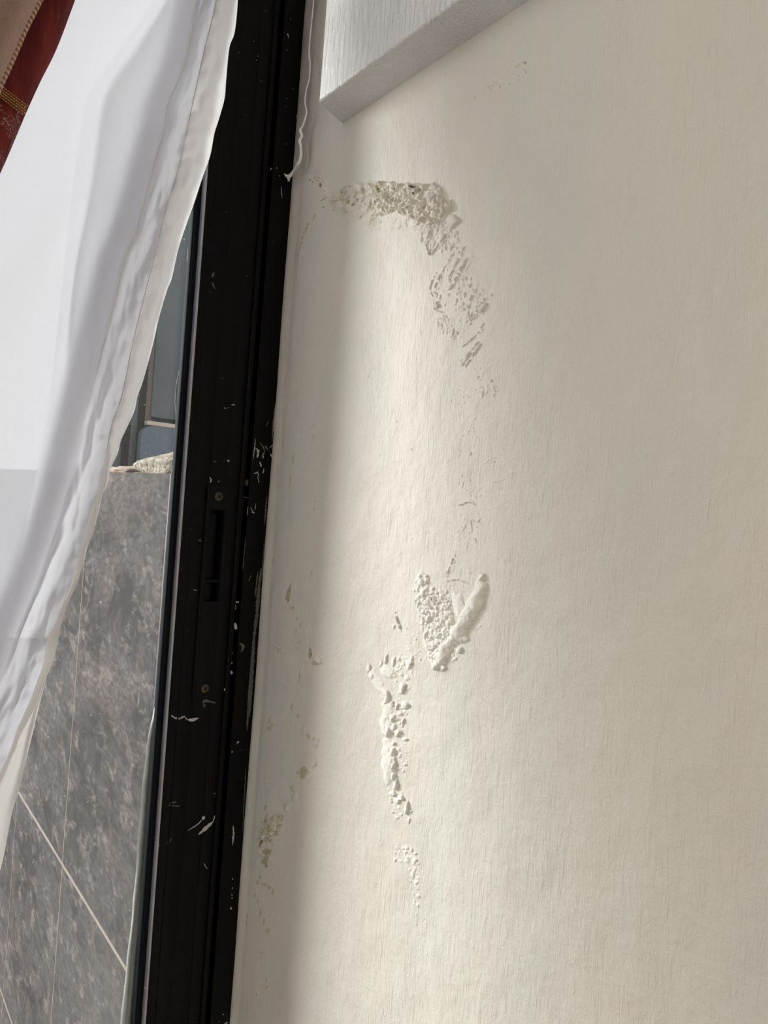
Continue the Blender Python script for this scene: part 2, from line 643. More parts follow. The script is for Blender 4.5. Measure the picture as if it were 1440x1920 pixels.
def blob(cx, cy, rx, ry, h, ang=0.0, power=2.0, lean=0.0, chalk=0.7, mold=0.0, dark=0.0, wob=0.12):
    """one lump (or pit, h<0); lean>0 makes it rise slowly and break off steeply on the room side"""
    rr = max(rx, ry)*1.5
    sl = window(cx-rr, cy-rr, cx+rr, cy+rr)
    x, y = PX[sl]-cx, PY[sl]-cy
    c, s = math.cos(ang), math.sin(ang)
    a, b = (x*c + y*s)/rx, (-x*s + y*c)/ry
    r = np.hypot(a, b)
    th = np.arctan2(b, a)
    ph = cx*0.37+cy*0.11
    r = r*(1+wob*np.sin(3*th+ph)+wob*0.6*np.sin(5*th+2*ph))
    k = np.clip(1-r**power, 0, 1)
    prof = np.sqrt(k) if h > 0 else sstep(k*1.4)
    if lean:
        prof = prof*np.clip(0.55+lean*0.5*a*c*1.0, 0.05, 1.3)
    v = h*prof
    H[sl] = np.where(v != 0, (np.maximum(H[sl]*0.5, 0)+v) if h > 0 else H[sl]+v, H[sl])
    kk = sstep(k*2.5)
    CH[sl] = np.maximum(CH[sl], kk*chalk)
    TN[sl] = np.maximum(TN[sl], kk*TAN[0]*0.8)
    if mold:
        MO[sl] = np.maximum(MO[sl], kk*mold)
    if dark:
        DK[sl] = np.maximum(DK[sl], kk*dark)


def ridge(pts, w, h, n=None, chalk=0.5, jag=0.6, dark=0.0, mold=0.0, seed=0):
    """a raised (or cut) line"""
    pts = np.array(pts, float)
    ln = np.hypot(*np.diff(pts[:, :2], axis=0).T).sum()
    n = n or max(6, int(ln/3))
    if len(pts) > 2:
        sp = spline([tuple(p) for p in pts], n)
    else:
        sp = pts[0]+(pts[1]-pts[0])*np.linspace(0, 1, n)[:, None]
    x0, y0 = sp[:, 0].min()-w*2-2, sp[:, 1].min()-w*2-2
    x1, y1 = sp[:, 0].max()+w*2+2, sp[:, 1].max()+w*2+2
    sl = window(x0, y0, x1, y1)
    x, y = PX[sl], PY[sl]
    best = np.full(x.shape, 1e9)
    tt = np.zeros(x.shape)
    for i in range(len(sp)-1):
        a, b = sp[i], sp[i+1]
        ex, ey = b[0]-a[0], b[1]-a[1]
        t = np.clip(((x-a[0])*ex+(y-a[1])*ey)/(ex*ex+ey*ey+1e-9), 0, 1)
        d = np.hypot(x-a[0]-t*ex, y-a[1]-t*ey)
        nb = d < best
        best = np.where(nb, d, best)
        tt = np.where(nb, (i+t)/(len(sp)-1), tt)
    ww = w*0.41*(0.35+0.65*np.sin(np.pi*np.clip(tt, 0.02, 0.98))**0.5)*(1+jag*(vnoise(x, y, w*2.2+2, 31+seed, 2)-0.5)*2)
    k = np.clip(1-(best/ww)**2, 0, 1)
    gap = sstep((vnoise(x, y, 6.0, 47+seed+int(sp[0, 0]), 2)-0.36)*6) if h > 0 else 1.0
    v = h*0.8*np.sqrt(k)*(0.5+0.9*vnoise(x, y, w*1.3+1.5, 41+seed, 2))*gap
    H[sl] = H[sl]*(1-0.5*sstep(k*2)) + v
    kk = sstep(k*2)
    CH[sl] = np.maximum(CH[sl], kk*chalk)
    if dark:
        DK[sl] = np.maximum(DK[sl], kk*dark)
    if mold:
        MO[sl] = np.maximum(MO[sl], kk*mold)


def in_poly(x, y, poly):
    c = False
    n = len(poly)
    for i in range(n):
        x1, y1 = poly[i]
        x2, y2 = poly[(i+1) % n]
        if (y1 > y) != (y2 > y) and x < (x2-x1)*(y-y1)/(y2-y1)+x1:
            c = not c
    return c


def speckle(poly, n, r0_, r1_, h0, h1, ang=0.0, st=1.6, chalk=0.6, pow_=1.8, seed=0, mold=0.0, dark=0.0):
    rd = random.Random(100+seed)
    xs = [p[0] for p in poly]
    ys_ = [p[1] for p in poly]
    k = 0
    while k < n:
        x, y = rd.uniform(min(xs), max(xs)), rd.uniform(min(ys_), max(ys_))
        if not in_poly(x, y, poly):
            continue
        k += 1
        r = r0_+(r1_-r0_)*rd.random()**pow_
        q = rd.uniform(1, st)
        blob(x, y, r*q, r, h0+(h1-h0)*(r-r0_)/(r1_-r0_+1e-6)*rd.uniform(0.7, 1.2), ang+rd.uniform(-0.4, 0.4), 2, 0.5, chalk, mold, dark)


DIAG = math.radians(118)       # direction of the scraper strokes
print('damage')
rs0 = random.Random(21)
# --- top crust
region([(616, 376), (638, 352), (676, 345), (716, 344), (716, 402), (695, 420), (655, 408), (628, 394)], 0.0008, 0.0019, 17, 3, DIAG, 1.6, 0.5, 12, 5, 0.0004, 0.5, 0.4)
region([(708, 344), (744, 346), (785, 346), (815, 347), (832, 366), (848, 388), (838, 424), (800, 426), (768, 408), (738, 396), (708, 404)], 0.0014, 0.0042, 12, 8, DIAG, 1.7, 0.7, 5, 4, 0.0008, 0.9, 0.12)
for a in [(640, 356, 8, 6), (655, 351, 9, 7), (675, 350, 10, 10), (692, 350, 9, 7), (733, 352, 12, 8), (750, 350, 6, 7), (766, 352, 7, 6), (790, 350, 8, 6)]:
    blob(a[0], a[1]+2, a[2], a[3], 0.0035, 0, 2.5, 0.5, 0.8)
blob(815, 368, 17, 17, 0.0058, 0.5, 3, 1.0, 0.9)
blob(816, 394, 19, 15, 0.0062, 0.2, 3, 1.1, 0.9)
blob(843, 386, 6, 10, 0.0045, 0.2, 3, 0.8, 0.8)
blob(832, 392, 4, 9, 0.003, 0.2, 3, 0.8, 0.8)
blob(846, 416, 14, 15, 0.0052, 0.6, 3, 1.0, 0.9)
ridge([(805, 376), (822, 372), (828, 366)], 2.2, 0.002)
speckle([(765, 404), (850, 428), (864, 440), (852, 470), (835, 466), (812, 482), (795, 455), (772, 432)], 115, 1.3, 4.2, 0.0007, 0.003, DIAG, 2.4, 0.8, 1.6, 1)
speckle([(640, 395), (700, 410), (770, 400), (800, 430), (760, 430), (700, 432), (655, 420)], 45, 1.2, 3.4, 0.0003, 0.0014, DIAG, 2.5, 0.5, 1.6, 2)
for p in [[(722, 358), (714, 378), (706, 398), (694, 412)], [(740, 362), (728, 384), (722, 398)], [(758, 360), (748, 378), (738, 396)],
          [(776, 358), (762, 384), (752, 400)], [(790, 372), (778, 392), (768, 408)], [(800, 396), (790, 414), (776, 430)], [(812, 410), (806, 440), (800, 462), (807, 478)],
          [(828, 405), (822, 432), (812, 455), (806, 478)], [(842, 425), (834, 446), (815, 470)]]:
    ridge(p, 3.4, 0.003, chalk=0.8)
for k in range(46):
    t_ = rs0.random()
    bx_, by_ = 640+t_*190, 350+rs0.random()*(34+18*t_)
    blob(bx_, by_, rs0.uniform(1.4, 3.2), rs0.uniform(2.5, 7), -0.0016, DIAG-1.57, 2, 0, 0.1, 0.1, rs0.uniform(0.05, 0.32))  # dirty pits; the dark tint also paints shade into the hollows
for p in [(706, 378, 2.5, 6), (712, 356, 3, 3), (777, 352, 3, 2.4), (780, 364, 3.4, 2.4), (817, 396, 3, 1.5), (735, 362, 2, 1.5)]:
    blob(p[0], p[1], p[2], p[3], -0.0015, 0.3, 2, 0, 0.2, 0.5, 0.9)
for p in [(706, 352, 9, 5), (712, 360, 7, 6), (704, 366, 4, 7), (700, 388, 3, 8), (697, 346, 7, 3), (720, 350, 5, 3), (646, 362, 6, 3), (668, 366, 3, 8)]:
    blob(p[0], p[1], p[2], p[3], 0.0009, 0.3, 2, 0, 0.2, 0.62)
# little break near the frame
ridge([(600, 343), (608, 352), (613, 366), (622, 374), (634, 376)], 5.5, 0.0028, chalk=0.7)
ridge([(612, 348), (611, 340), (606, 338)], 3, 0.0018, chalk=0.7)
blob(600, 347, 2.5, 4, -0.0008, 0.3, 2, 0, 0, 0.2, 0.7)
ridge([(600, 377), (607, 373), (611, 369)], 1.3, -0.0008, dark=0.9)
blob(633, 381, 4.5, 5, 0.0018, 0, 2, 0.4, 0.7)
for p in [(586, 341), (594, 338), (590, 333), (581, 337), (598, 333), (606, 388), (625, 393), (624, 377)]:
    blob(p[0], p[1], 1.8, 1.4, 0.0006, 0.3, 2, 0.2, 0.4, 0.4, 0.5)
for p in [(590, 405, 2, 5), (587, 410, 2, 4), (577, 420, 4, 2), (575, 428, 4, 4), (572, 436, 3, 5), (568, 446, 2, 4), (566, 456, 3, 4), (563, 466, 2, 5), (560, 476, 2, 4)]:
    blob(p[0], p[1], p[2], p[3], 0.001, 0.3, 2, 0.3, 0.4, 0.5)
# --- scratched middle patch
sc_poly = [(832, 484), (868, 462), (880, 500), (892, 522), (905, 545), (906, 590), (882, 600), (878, 640), (850, 642), (815, 602), (805, 552), (820, 505)]
speckle(sc_poly, 150, 1.0, 3.3, 0.0005, 0.0022, DIAG, 1.8, 0.55, 2.2, 3)
for p, w, h in [([(872, 462), (850, 506), (842, 520)], 2.0, 0.002), ([(862, 455), (842, 492)], 1.6, 0.0016), ([(878, 478), (860, 520), (845, 540)], 2.0, 0.002),
                ([(870, 492), (852, 530), (840, 545)], 2.4, 0.0024), ([(857, 520), (846, 540), (838, 543)], 3.6, 0.0024), ([(835, 492), (824, 520), (812, 545)], 2.4, 0.002),
                ([(855, 462), (832, 505), (826, 530)], 1.6, 0.0014), ([(888, 480), (872, 510)], 1.3, 0.001), ([(848, 478), (836, 500)], 1.5, 0.0012),
                ([(860, 522), (873, 528), (882, 540), (889, 548), (882, 562), (882, 580), (885, 600)], 2.4, 0.0022),
                ([(912, 551), (908, 562), (900, 574), (890, 592)], 3.4, 0.003), ([(921, 551), (913, 553), (907, 562)], 2.4, 0.002),
                ([(818, 512), (809, 530), (806, 546), (812, 556)], 3.0, 0.002), ([(812, 548), (820, 552), (822, 562), (816, 572)], 3.6, 0.0032),
                ([(825, 560), (815, 580), (830, 586)], 2.6, 0.0024), ([(880, 572), (878, 590), (884, 606)], 1.8, 0.0016)]:
    ridge(p, w, h, chalk=0.7)
blob(904, 577, 7, 11, 0.0042, 0.7, 3, 1.0, 0.8)
blob(819, 574, 6, 5, 0.0035, 0.3, 3, 0.9, 0.8)
blob(921, 553, 3, 3, 0.0022, 0, 2, 0.6, 0.8)
blob(892, 577, 3, 3, 0.002, 0, 2, 0.6, 0.8)
blob(855, 564, 3, 4, 0.002, 0, 2, 0.6, 0.8)
blob(856, 551, 2.4, 3, 0.0016, 0, 2, 0.6, 0.8)
speckle([(818, 590), (850, 600), (855, 640), (835, 640), (822, 615)], 45, 1.0, 2.8, 0.0005, 0.0018, DIAG, 1.6, 0.5, 2, 4)
for p, w in [([(908, 606), (892, 628), (875, 644), (866, 650)], 2.0), ([(905, 618), (888, 632), (872, 652)], 1.5), ([(905, 632), (890, 650), (875, 672), (866, 686)], 2.6),
             ([(903, 644), (890, 662), (872, 688)], 2.2), ([(898, 640), (880, 660), (862, 678)], 1.5), ([(884, 660), (866, 682)], 1.5)]:
    ridge(p, w, 0.0019, chalk=0.6)
ridge([(905, 618), (900, 621), (896, 626)], 2.5, 0.0018)
blob(895, 707, 3.4, 3, 0.0016, 0, 2, 0.6, 0.7)
speckle([(862, 680), (905, 690), (905, 712), (865, 712)], 14, 0.9, 1.8, 0.0004, 0.0011, 0, 1.5, 0.4, 2, 5)
ridge([(903, 744), (906, 732), (914, 722), (922, 712)], 3.0, 0.0018)
ridge([(922, 712), (921, 724), (932, 737)], 2.2, 0.0015)
ridge([(912, 722), (930, 726)], 2.2, 0.0012)
speckle([(838, 762), (850, 735), (872, 724), (905, 724), (918, 735), (905, 752), (880, 748), (860, 770)], 42, 0.9, 2.2, 0.0004, 0.0013, 0, 1.5, 0.4, 2, 6)
speckle([(905, 722), (935, 722), (930, 745), (912, 745)], 18, 1.0, 2.0, 0.0005, 0.0014, 0, 1.5, 0.4, 2, 7)
# --- the thin trail
speckle([(862, 780), (900, 780), (905, 860), (858, 860)], 14, 0.9, 2.0, 0.0004, 0.001, 0, 1.5, 0.4, 2, 8)
ridge([(858, 820), (866, 816), (876, 816)], 1.7, 0.0013)
ridge([(876, 816), (880, 804), (886, 790), (892, 782)], 1.1, 0.0009)
ridge([(884, 832), (893, 830), (900, 833)], 0.9, 0.0006)
blob(882, 851, 2.4, 3.4, 0.0012, 0.4)
speckle([(858, 885), (900, 885), (908, 950), (860, 930)], 34, 0.9, 2.2, 0.0004, 0.0013, 0, 1.6, 0.4, 2, 9)
ridge([(866, 888), (868, 905), (863, 925), (866, 938)], 1.6, 0.0009)
ridge([(859, 947), (868, 945), (878, 941), (887, 943)], 2.1, 0.0022, chalk=0.6)
ridge([(887, 943), (893, 950), (896, 957)], 1.7, 0.0016)
ridge([(890, 940), (891, 928)], 1.0, 0.0009)
ridge([(884, 960), (883, 975), (885, 995), (880, 1012), (875, 1030)], 1.7, 0.0016, chalk=0.6)
ridge([(901, 973), (893, 982)], 2.0, 0.0013)
ridge([(896, 994), (891, 1004), (893, 1018)], 1.9, 0.0013)
ridge([(866, 988), (873, 984), (868, 995)], 1.8, 0.0011)
speckle([(855, 955), (905, 955), (900, 1020), (858, 1025)], 46, 0.8, 1.8, 0.0003, 0.001, 0, 1.6, 0.4, 2, 10)
ridge([(850, 1033), (850, 1048), (844, 1064), (840, 1082)], 2.8, 0.0018, chalk=0.7)
speckle([(842, 1030), (858, 1030), (850, 1080), (834, 1084)], 26, 0.9, 2.2, 0.0005, 0.0014, 0, 1.5, 0.6, 2, 11)
ridge([(868, 1052), (866, 1068), (863, 1086)], 1.1, 0.0009)
ridge([(833, 1088), (842, 1089), (858, 1086), (870, 1090), (882, 1095)], 2.4, 0.0022, chalk=0.7)
speckle([(874, 1052), (900, 1055), (905, 1085), (880, 1085)], 26, 0.8, 1.9, 0.0003, 0.001, 0, 1.5, 0.4, 2, 12)
speckle([(820, 1090), (860, 1092), (880, 1105), (850, 1120), (825, 1105)], 34, 0.8, 1.6, 0.0003, 0.0009, 0, 1.5, 0.4, 2, 13)
TAN[0] = 0.0
# --- lower patch: crumbs and the thick worm-like blister
low = [(783, 1082), (795, 1073), (804, 1080), (806, 1102), (832, 1108), (850, 1135), (852, 1170), (846, 1200), (830, 1235), (815, 1246), (803, 1232), (797, 1195), (788, 1160), (781, 1120)]
region(low, 0.0005, 0.0022, 8, 21, 1.4, 1.3, 0.5, 7, 5, 0.0006, 0.95)
speckle(low, 120, 1.3, 4.6, 0.0008, 0.0036, 1.2, 1.6, 0.95, 2.0, 14)
for a in [(792, 1092, 6, 9, .0045), (796, 1112, 6, 8, .0045), (789, 1080, 5, 4, .003), (801, 1080, 3, 3, .003), (812, 1104, 4, 4, .003), (815, 1124, 6, 8, .0045), (806, 1160, 4, 10, .0045),
          (820, 1175, 6, 6, .004), (822, 1190, 8, 6, .004), (836, 1185, 6, 6, .004), (842, 1168, 6, 5, .003), (834, 1136, 3, 6, .003), (800, 1190, 3, 8, .003), (838, 1110, 3, 4, .002)]:
    blob(a[0], a[1], a[2], a[3], a[4], 0.3, 2.5, 0.6, 0.95)
blob(815, 1123, 2.6, 4.5, -0.003, 0.2, 2, 0, 0.5, 0.2, 0.5)
blob(814, 1140, 3, 2.5, -0.002, 0.2, 2, 0, 0.5, 0.2, 0.3)
speckle([(780, 1180), (800, 1200), (815, 1240), (790, 1240), (760, 1260), (745, 1215), (770, 1200)], 60, 0.9, 2.4, 0.0004, 0.0016, 0, 1.5, 0.7, 2.2, 15)


def worm(pts, seed=3):
    """thick smooth blister: (x, y, radius px, height)"""
    P = spline(pts, 46)
    sl = window(P[:, 0].min()-26, P[:, 1].min()-26, P[:, 0].max()+26, P[:, 1].max()+26)
    x, y = PX[sl], PY[sl]
    xx = x + 4.5*(vnoise(x, y, 10, seed, 2)-0.5)*2
    yy = y + 4.5*(vnoise(x, y, 10, seed+1, 2)-0.5)*2
    v = np.zeros(x.shape)
    for cx, cy, r, h in P:
        d = np.hypot(xx-cx, yy-cy)/r
        v = np.maximum(v, 0.47*h*np.clip(1-d**2.0, 0, 1)**0.7)
    v = v*(1+0.22*(vnoise(x, y, 9, seed+5, 3)-0.5)*2)
    H[sl] = np.maximum(H[sl], v)
    CH[sl] = np.maximum(CH[sl], sstep(v/0.001)*0.9)
    return sl, v


wsl, wv = worm([(905, 1088, 8, .005), (902, 1106, 12, .009), (895, 1128, 14, .0115), (883, 1148, 15, .012), (872, 1168, 15, .0125), (858, 1190, 13, .011), (848, 1204, 10, .008), (838, 1216, 11, .009), (830, 1234, 12, .010), (824, 1246, 9, .007)])
worm([(858, 1120, 10, .003), (862, 1136, 12, .005), (868, 1150, 12, .007)], 9)
worm([(868, 1198, 9, .007), (872, 1196, 8, .006)], 12)
blob(863, 1219, 6, 6, 0.0045, 0, 2.5, 0.5, 0.9)
blob(905, 1082, 6, 7, 0.005, 0.4, 2.5, 0.6, 0.9)
blob(817, 1249, 8, 7, 0.006, 0.3, 2.5, 0.5, 0.95)
blob(832, 1252, 6, 6, 0.004, 0.3, 2.5, 0.5, 0.9)
speckle([(845, 1212), (870, 1215), (862, 1232), (842, 1245), (838, 1255)], 18, 1.2, 3.0, 0.0008, 0.0022, 0, 1.4, 0.9, 2, 16)
speckle([(890, 1155), (912, 1162), (905, 1180), (886, 1182)], 16, 0.8, 2.0, 0.0004, 0.0011, 0.8, 2.0, 0.5, 2, 17)
# --- small flake left of it
ridge([(743, 1148), (745, 1160), (750, 1172), (753, 1184)], 4.2, 0.0030, chalk=0.6)
ridge([(752, 1182), (760, 1182), (764, 1176)], 1.8, 0.0016)
blob(739, 1175, 3, 5, 0.002, 0, 2, 0.5, 0.5)
# --- lower strip: lifted skin with broken edge
worm([(700, 1262, 9, .0022), (706, 1280, 8, .0022), (722, 1300, 7, .0028)], 14)
worm([(726, 1258, 13, .0044), (733, 1262, 11, .0044)], 15)
worm([(728, 1322, 12, .003), (722, 1350, 9, .0035), (726, 1372, 12, .004)], 16)
worm([(726, 1392, 9, .004), (729, 1420, 14, .006), (729, 1446, 13, .006), (727, 1466, 8, .003)], 17)
for a in [(692, 1252, 4, 9, .003), (697, 1268, 5, 5, .0025), (724, 1236, 3, 9, .003), (714, 1244, 3, 7, .0015), (738, 1240, 4, 10, .0025), (768, 1245, 6, 8, .004), (772, 1236, 3, 6, .0025), (747, 1236, 4, 4, .002),
          (726, 1308, 5, 13, .0052), (755, 1290, 6, 11, .0052), (760, 1322, 7, 7, .0048), (736, 1320, 4, 5, .004), (744, 1324, 4, 7, .004), (762, 1271, 3, 6, .002), (736, 1346, 6, 8, .0052), (738, 1364, 5, 6, .0042),
          (728, 1372, 5, 10, .0052), (746, 1374, 7, 8, .005), (750, 1338, 5, 3, .003), (756, 1352, 3, 6, .0035), (759, 1386, 6, 3, .003), (738, 1394, 4, 4, .004), (737, 1408, 5, 9, .005), (739, 1435, 4, 14, .0056),
          (738, 1455, 4, 8, .005), (742, 1472, 5, 10, .005), (752, 1496, 6, 5, .004), (763, 1516, 4, 12, .005), (745, 1502, 6, 5, .004), (770, 1521, 3, 2, .002), (767, 1538, 2, 6, .002), (736, 1488, 7, 5, .0035)]:
    blob(a[0], a[1], a[2], a[3], a[4], 0.15, 2.6, 0.7, 0.85)
strip = [(735, 1240), (775, 1225), (776, 1260), (768, 1300), (772, 1340), (768, 1400), (757, 1450), (742, 1460), (735, 1420), (735, 1300)]
speckle(strip, 150, 1.0, 3.2, 0.0005, 0.0024, 0, 1.5, 0.8, 2.2, 18)
speckle([(724, 1480), (750, 1480), (772, 1530), (765, 1545), (735, 1530)], 40, 0.9, 3.0, 0.0004, 0.0018, 0, 1.5, 0.6, 2, 19)
# --- lowest faint trail
speckle([(742, 1580), (775, 1585), (785, 1620), (765, 1625), (740, 1612)], 46, 1.2, 4.0, 0.0004, 0.0019, 0, 1.4, 0.5, 2.2, 20)
for a in [(772, 1594, 3, 4, .002), (779, 1600, 3, 3, .002), (777, 1614, 5, 7, .0022), (741, 1612, 3, 4, .0015), (780, 1655, 4, 5, .0018), (784, 1680, 4, 4, .0016), (774, 1640, 4, 8, .0014)]:
    blob(a[0], a[1], a[2], a[3], a[4], 0.1, 2, 0.5, 0.5)
speckle([(766, 1620), (785, 1620), (792, 1700), (775, 1700)], 36, 1.0, 3.0, 0.0004, 0.0015, 1.5, 1.8, 0.5, 2, 21)
speckle([(775, 1710), (795, 1710), (805, 1790), (788, 1790)], 24, 0.9, 1.9, 0.0003, 0.0011, 0, 1.4, 0.4, 2, 22)
TAN[0] = 0.6
# --- mouldy pits beside the frame
blob(540, 1116, 4.4, 15, -0.0016, 0.12, 2, 0, 0.1, 0.85)
blob(543, 1103, 2.4, 8, -0.001, 0.2, 2, 0, 0.1, 0.6, 0.15)
blob(550, 1140, 6, 5, 0.0014, 0.3, 2, 0.3, 0.4, 0.35)
ridge([(524, 1111), (531, 1116), (540, 1115)], 1.2, 0.0006)
ridge([(575, 1180), (577, 1195), (576, 1222), (571, 1242), (565, 1262), (560, 1282)], 2.6, 0.0016, chalk=0.3, mold=0.12)
ridge([(565, 1256), (562, 1268), (560, 1282)], 2.2, -0.0008, dark=0.65)
blob(582, 1225, 3, 11, -0.0008, 0.0, 2, 0, 0, 0.85, 0.2)
blob(595, 1237, 10, 9, 0.0042, 0.3, 2.4, 0.8, 0.7)
blob(592, 1243, 7, 5, 0.001, 0.3, 2, 0.2, 0.5, 0.45)
speckle([(550, 1150), (572, 1170), (580, 1215), (556, 1225), (545, 1180)], 22, 1.1, 3.2, 0.0003, 0.0012, 0, 1.6, 0.3, 2, 23, 0.2)
speckle([(512, 1200), (530, 1205), (532, 1228), (515, 1222)], 9, 1.0, 2.6, 0.0003, 0.0011, 0, 1.6, 0.3, 2, 24, 0.5)
for a in [(548, 1325, 2, 8), (559, 1342, 3, 4), (505, 1350, 2, 9), (504, 1366, 6, 4), (510, 1360, 3, 5)]:
    blob(a[0], a[1], a[2], a[3], 0.0008, 0.2, 2, 0.3, 0.3, 0.4)
for a in [(570, 1366, 3, 9, .002, .1), (580, 1378, 4, 6, .003, .5), (588, 1382, 4, 5, .003, .1), (594, 1392, 4, 10, .003, .0), (592, 1415, 3, 8, .002, .1), (590, 1430, 5, 12, .0032, .1),
          (571, 1448, 8, 13, .0036, .65), (560, 1449, 3, 4, .001, .6), (549, 1478, 4, 5, .003, .3), (553, 1492, 5, 11, .0036, .1), (538, 1513, 6, 9, .0034, .0), (571, 1488, 2, 4, .001, .1),
          (500, 1514, 4, 6, .0022, .5), (501, 1530, 3, 7, .0012, .5), (530, 1534, 4, 7, .0016, .5)]:
    blob(a[0], a[1], a[2], a[3], a[4], 0.25, 2.4, 0.7, 0.5, a[5])
region([(496, 1535), (526, 1528), (532, 1545), (518, 1575), (512, 1612), (500, 1628), (486, 1592), (488, 1560)], 0.0002, 0.0022, 11, 41, 1.3, 1.4, 0.5, 9, 5, 0.0004, 0.4, 0.75)
for a in [(490, 1580, 3, 10, .9), (505, 1552, 3, 8, .7), (500, 1597, 8, 6, .7), (499, 1612, 5, 10, .6), (500, 1622, 3, 6, .3), (518, 1562, 4, 5, .5), (493, 1555, 2, 4, .7)]:
    blob(a[0], a[1], a[2], a[3], -0.0009, 0.2, 2, 0, 0.1, a[4], 0.35 if a[1] in (1622, 1580) else 0.1)
ridge([(503, 1583), (496, 1600), (500, 1622)], 2.5, 0.0018, chalk=0.4, mold=0.4)
for a in [(489, 1644, 3, 3), (484, 1654, 4, 4), (497, 1658, 6, 3), (506, 1664, 4, 4), (513, 1672, 3, 6), (479, 1680, 2, 5), (484, 1690, 2, 3), (490, 1712, 3, 8), (496, 1728, 3, 6), (503, 1745, 5, 6), (463, 1718, 2, 6), (462, 1732, 2, 4),
          (500, 1838, 2, 7), (501, 1852, 3, 6), (482, 1865, 2, 3), (540, 1815, 1, 6), (490, 1786, 2, 2), (555, 1560, 2, 2), (566, 1586, 3, 7)]:
    blob(a[0], a[1], a[2], a[3], 0.0011, 0.2, 2, 0.4, 0.4, 0.42 if a[0] < 520 else 0.05)
for a in [(550, 860, 2, 12), (545, 900, 2, 16), (588, 820, 1.5, 8), (590, 940, 2, 3), (590, 955, 2, 3), (585, 1075, 1.5, 6), (520, 880, 1.5, 14), (512, 1050, 1.6, 8), (588, 798, 1.4, 5)]:
    blob(a[0], a[1], a[2], a[3], 0.0006, 0.1, 2, 0.3, 0.3, 0.3)
ridge([(546, 835), (553, 870), (557, 900), (547, 930)], 1.6, 0.0006, chalk=0.2)
# --- the filled round spot
th = np.linspace(0, 2*math.pi, 26)
ridge([(931+25*math.cos(t)-2*math.sin(t), 880+23*math.sin(t)) for t in th[:-3]], 2.4, 0.0006, chalk=0.2)
for k in range(7):
    ridge([(931-16+k*6.4, 861+abs(k-3)*2.0), (931-24+k*6.4, 893-abs(k-3)*1.6)], 1.8, 0.0003, chalk=0.0)
blob(927, 866, 1.8, 1.4, 0.0006, 0, 2, 0, 0.2, 0.1, 0.3)
blob(1064, 899, 2.2, 2.2, 0.0009, 0, 2, 0, 0.2, 0.0, 0.35)
ridge([(908, 959), (930, 955), (952, 942), (962, 930)], 1.8, -0.0005, chalk=0.0)
for a in [(952, 327), (1000, 555), (1042, 360), (927, 346), (1034, 380), (968, 290), (690, 705), (742, 790), (770, 842), (1095, 190), (960, 1025)]:
    blob(a[0], a[1], 2.2, 2.2, 0.0010, 0, 2, 0.3, 0.2)
speckle([(860, 205), (985, 112), (998, 125), (980, 150), (900, 180)], 46, 0.8, 1.9, 0.0003, 0.0009, 0, 1.4, 0.1, 2, 25, 0.35)
blob(985, 118, 3.5, 2.5, -0.0006, 0, 2, 0, 0, 0.5, 0.3)
speckle([(560, 680), (760, 680), (850, 900), (840, 1300), (700, 1700), (560, 1700)], 40, 0.8, 1.6, 0.0002, 0.0006, 0, 1.5, 0.1, 2, 26, 0.1)

# --- rounded, lumpy bead of filler where the wall meets the black frame
e = (DY+0.001-YY)
bead = 0.0016*np.exp(-((e-0.006)/0.006)**2) - 0.0008*np.exp(-((e-0.020)/0.006)**2)
bead = bead*(0.75+0.5*vnoise(ZZ*1000, YY*1000, 60, 77, 3))
H += np.where(e > -0.01, bead, 0)
# skim-coat step above the top crust, and soft waviness of the hand-trowelled plaster
H += 0.0022*(vnoise(ZZ*1000, YY*1000, 170, 51, 2)-0.5)*sstep((YY+0.3)/0.3)

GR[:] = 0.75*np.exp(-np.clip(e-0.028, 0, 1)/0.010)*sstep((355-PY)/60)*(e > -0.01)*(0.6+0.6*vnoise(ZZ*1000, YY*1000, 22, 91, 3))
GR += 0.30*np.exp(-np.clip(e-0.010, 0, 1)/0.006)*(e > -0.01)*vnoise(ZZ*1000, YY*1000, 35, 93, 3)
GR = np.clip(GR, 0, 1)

# --- split the faces: sound wall, and each damaged patch as a part
dmg = (np.abs(H-0.0022*(vnoise(ZZ*1000, YY*1000, 170, 51, 2)-0.5)*sstep((YY+0.3)/0.3)-np.where(e > -0.01, bead, 0)) > 0.00022) | (MO > 0.15)
for _ in range(5):
    d2 = dmg.copy()
    d2[1:] |= dmg[:-1]
    d2[:-1] |= dmg[1:]
    d2[:, 1:] |= dmg[:, :-1]
    d2[:, :-1] |= dmg[:, 1:]
    dmg = d2
zone = np.zeros(PX.shape, np.int8)
ZN = [  # px rectangle, name, label
    ((560, 325, 872, 484), 'flaking_plaster', 'arched crust of blistered plaster with olive mould'),
    ((795, 453, 945, 780), 'flaking_plaster', 'scraped and pitted plaster below the arched crust'),
    ((828, 780, 925, 1066), 'flaking_plaster', 'thin trail of crumbs and hairline ridges'),
    ((775, 1030, 925, 1262), 'plaster_blister', 'thick white bulging plaster blister with crumbs'),
    ((680, 1140, 782, 1550), 'flaking_plaster', 'long lifted strip of plaster with broken edge'),
    ((730, 1575, 812, 1800), 'flaking_plaster', 'faint lowest trail of small bumps'),
    ((508, 1090, 606, 1290), 'mould_spot', 'olive mould pits near the black frame'),
    ((478, 1318, 606, 1640), 'mould_spot', 'curved chain of lumps ending in olive mould'),
    ((474, 1636, 530, 1880), 'mould_spot', 'lowest small brownish mould spots'),
]
for k, (rc, nm, lb) in enumerate(ZN):
    zone[(zone == 0) & dmg & (PX > rc[0]) & (PX < rc[2]) & (PY > rc[1]) & (PY < rc[3])] = k+1
fz = zone[:-1, :-1]
X3 = WX - H
allco = np.stack([X3, YY, ZZ], -1).reshape(-1, 3)
vid = np.arange(NY*NZ).reshape(NZ, NY)
quads = np.stack([vid[:-1, :-1], vid[1:, :-1], vid[1:, 1:], vid[:-1, 1:]], -1).reshape(-1, 4)
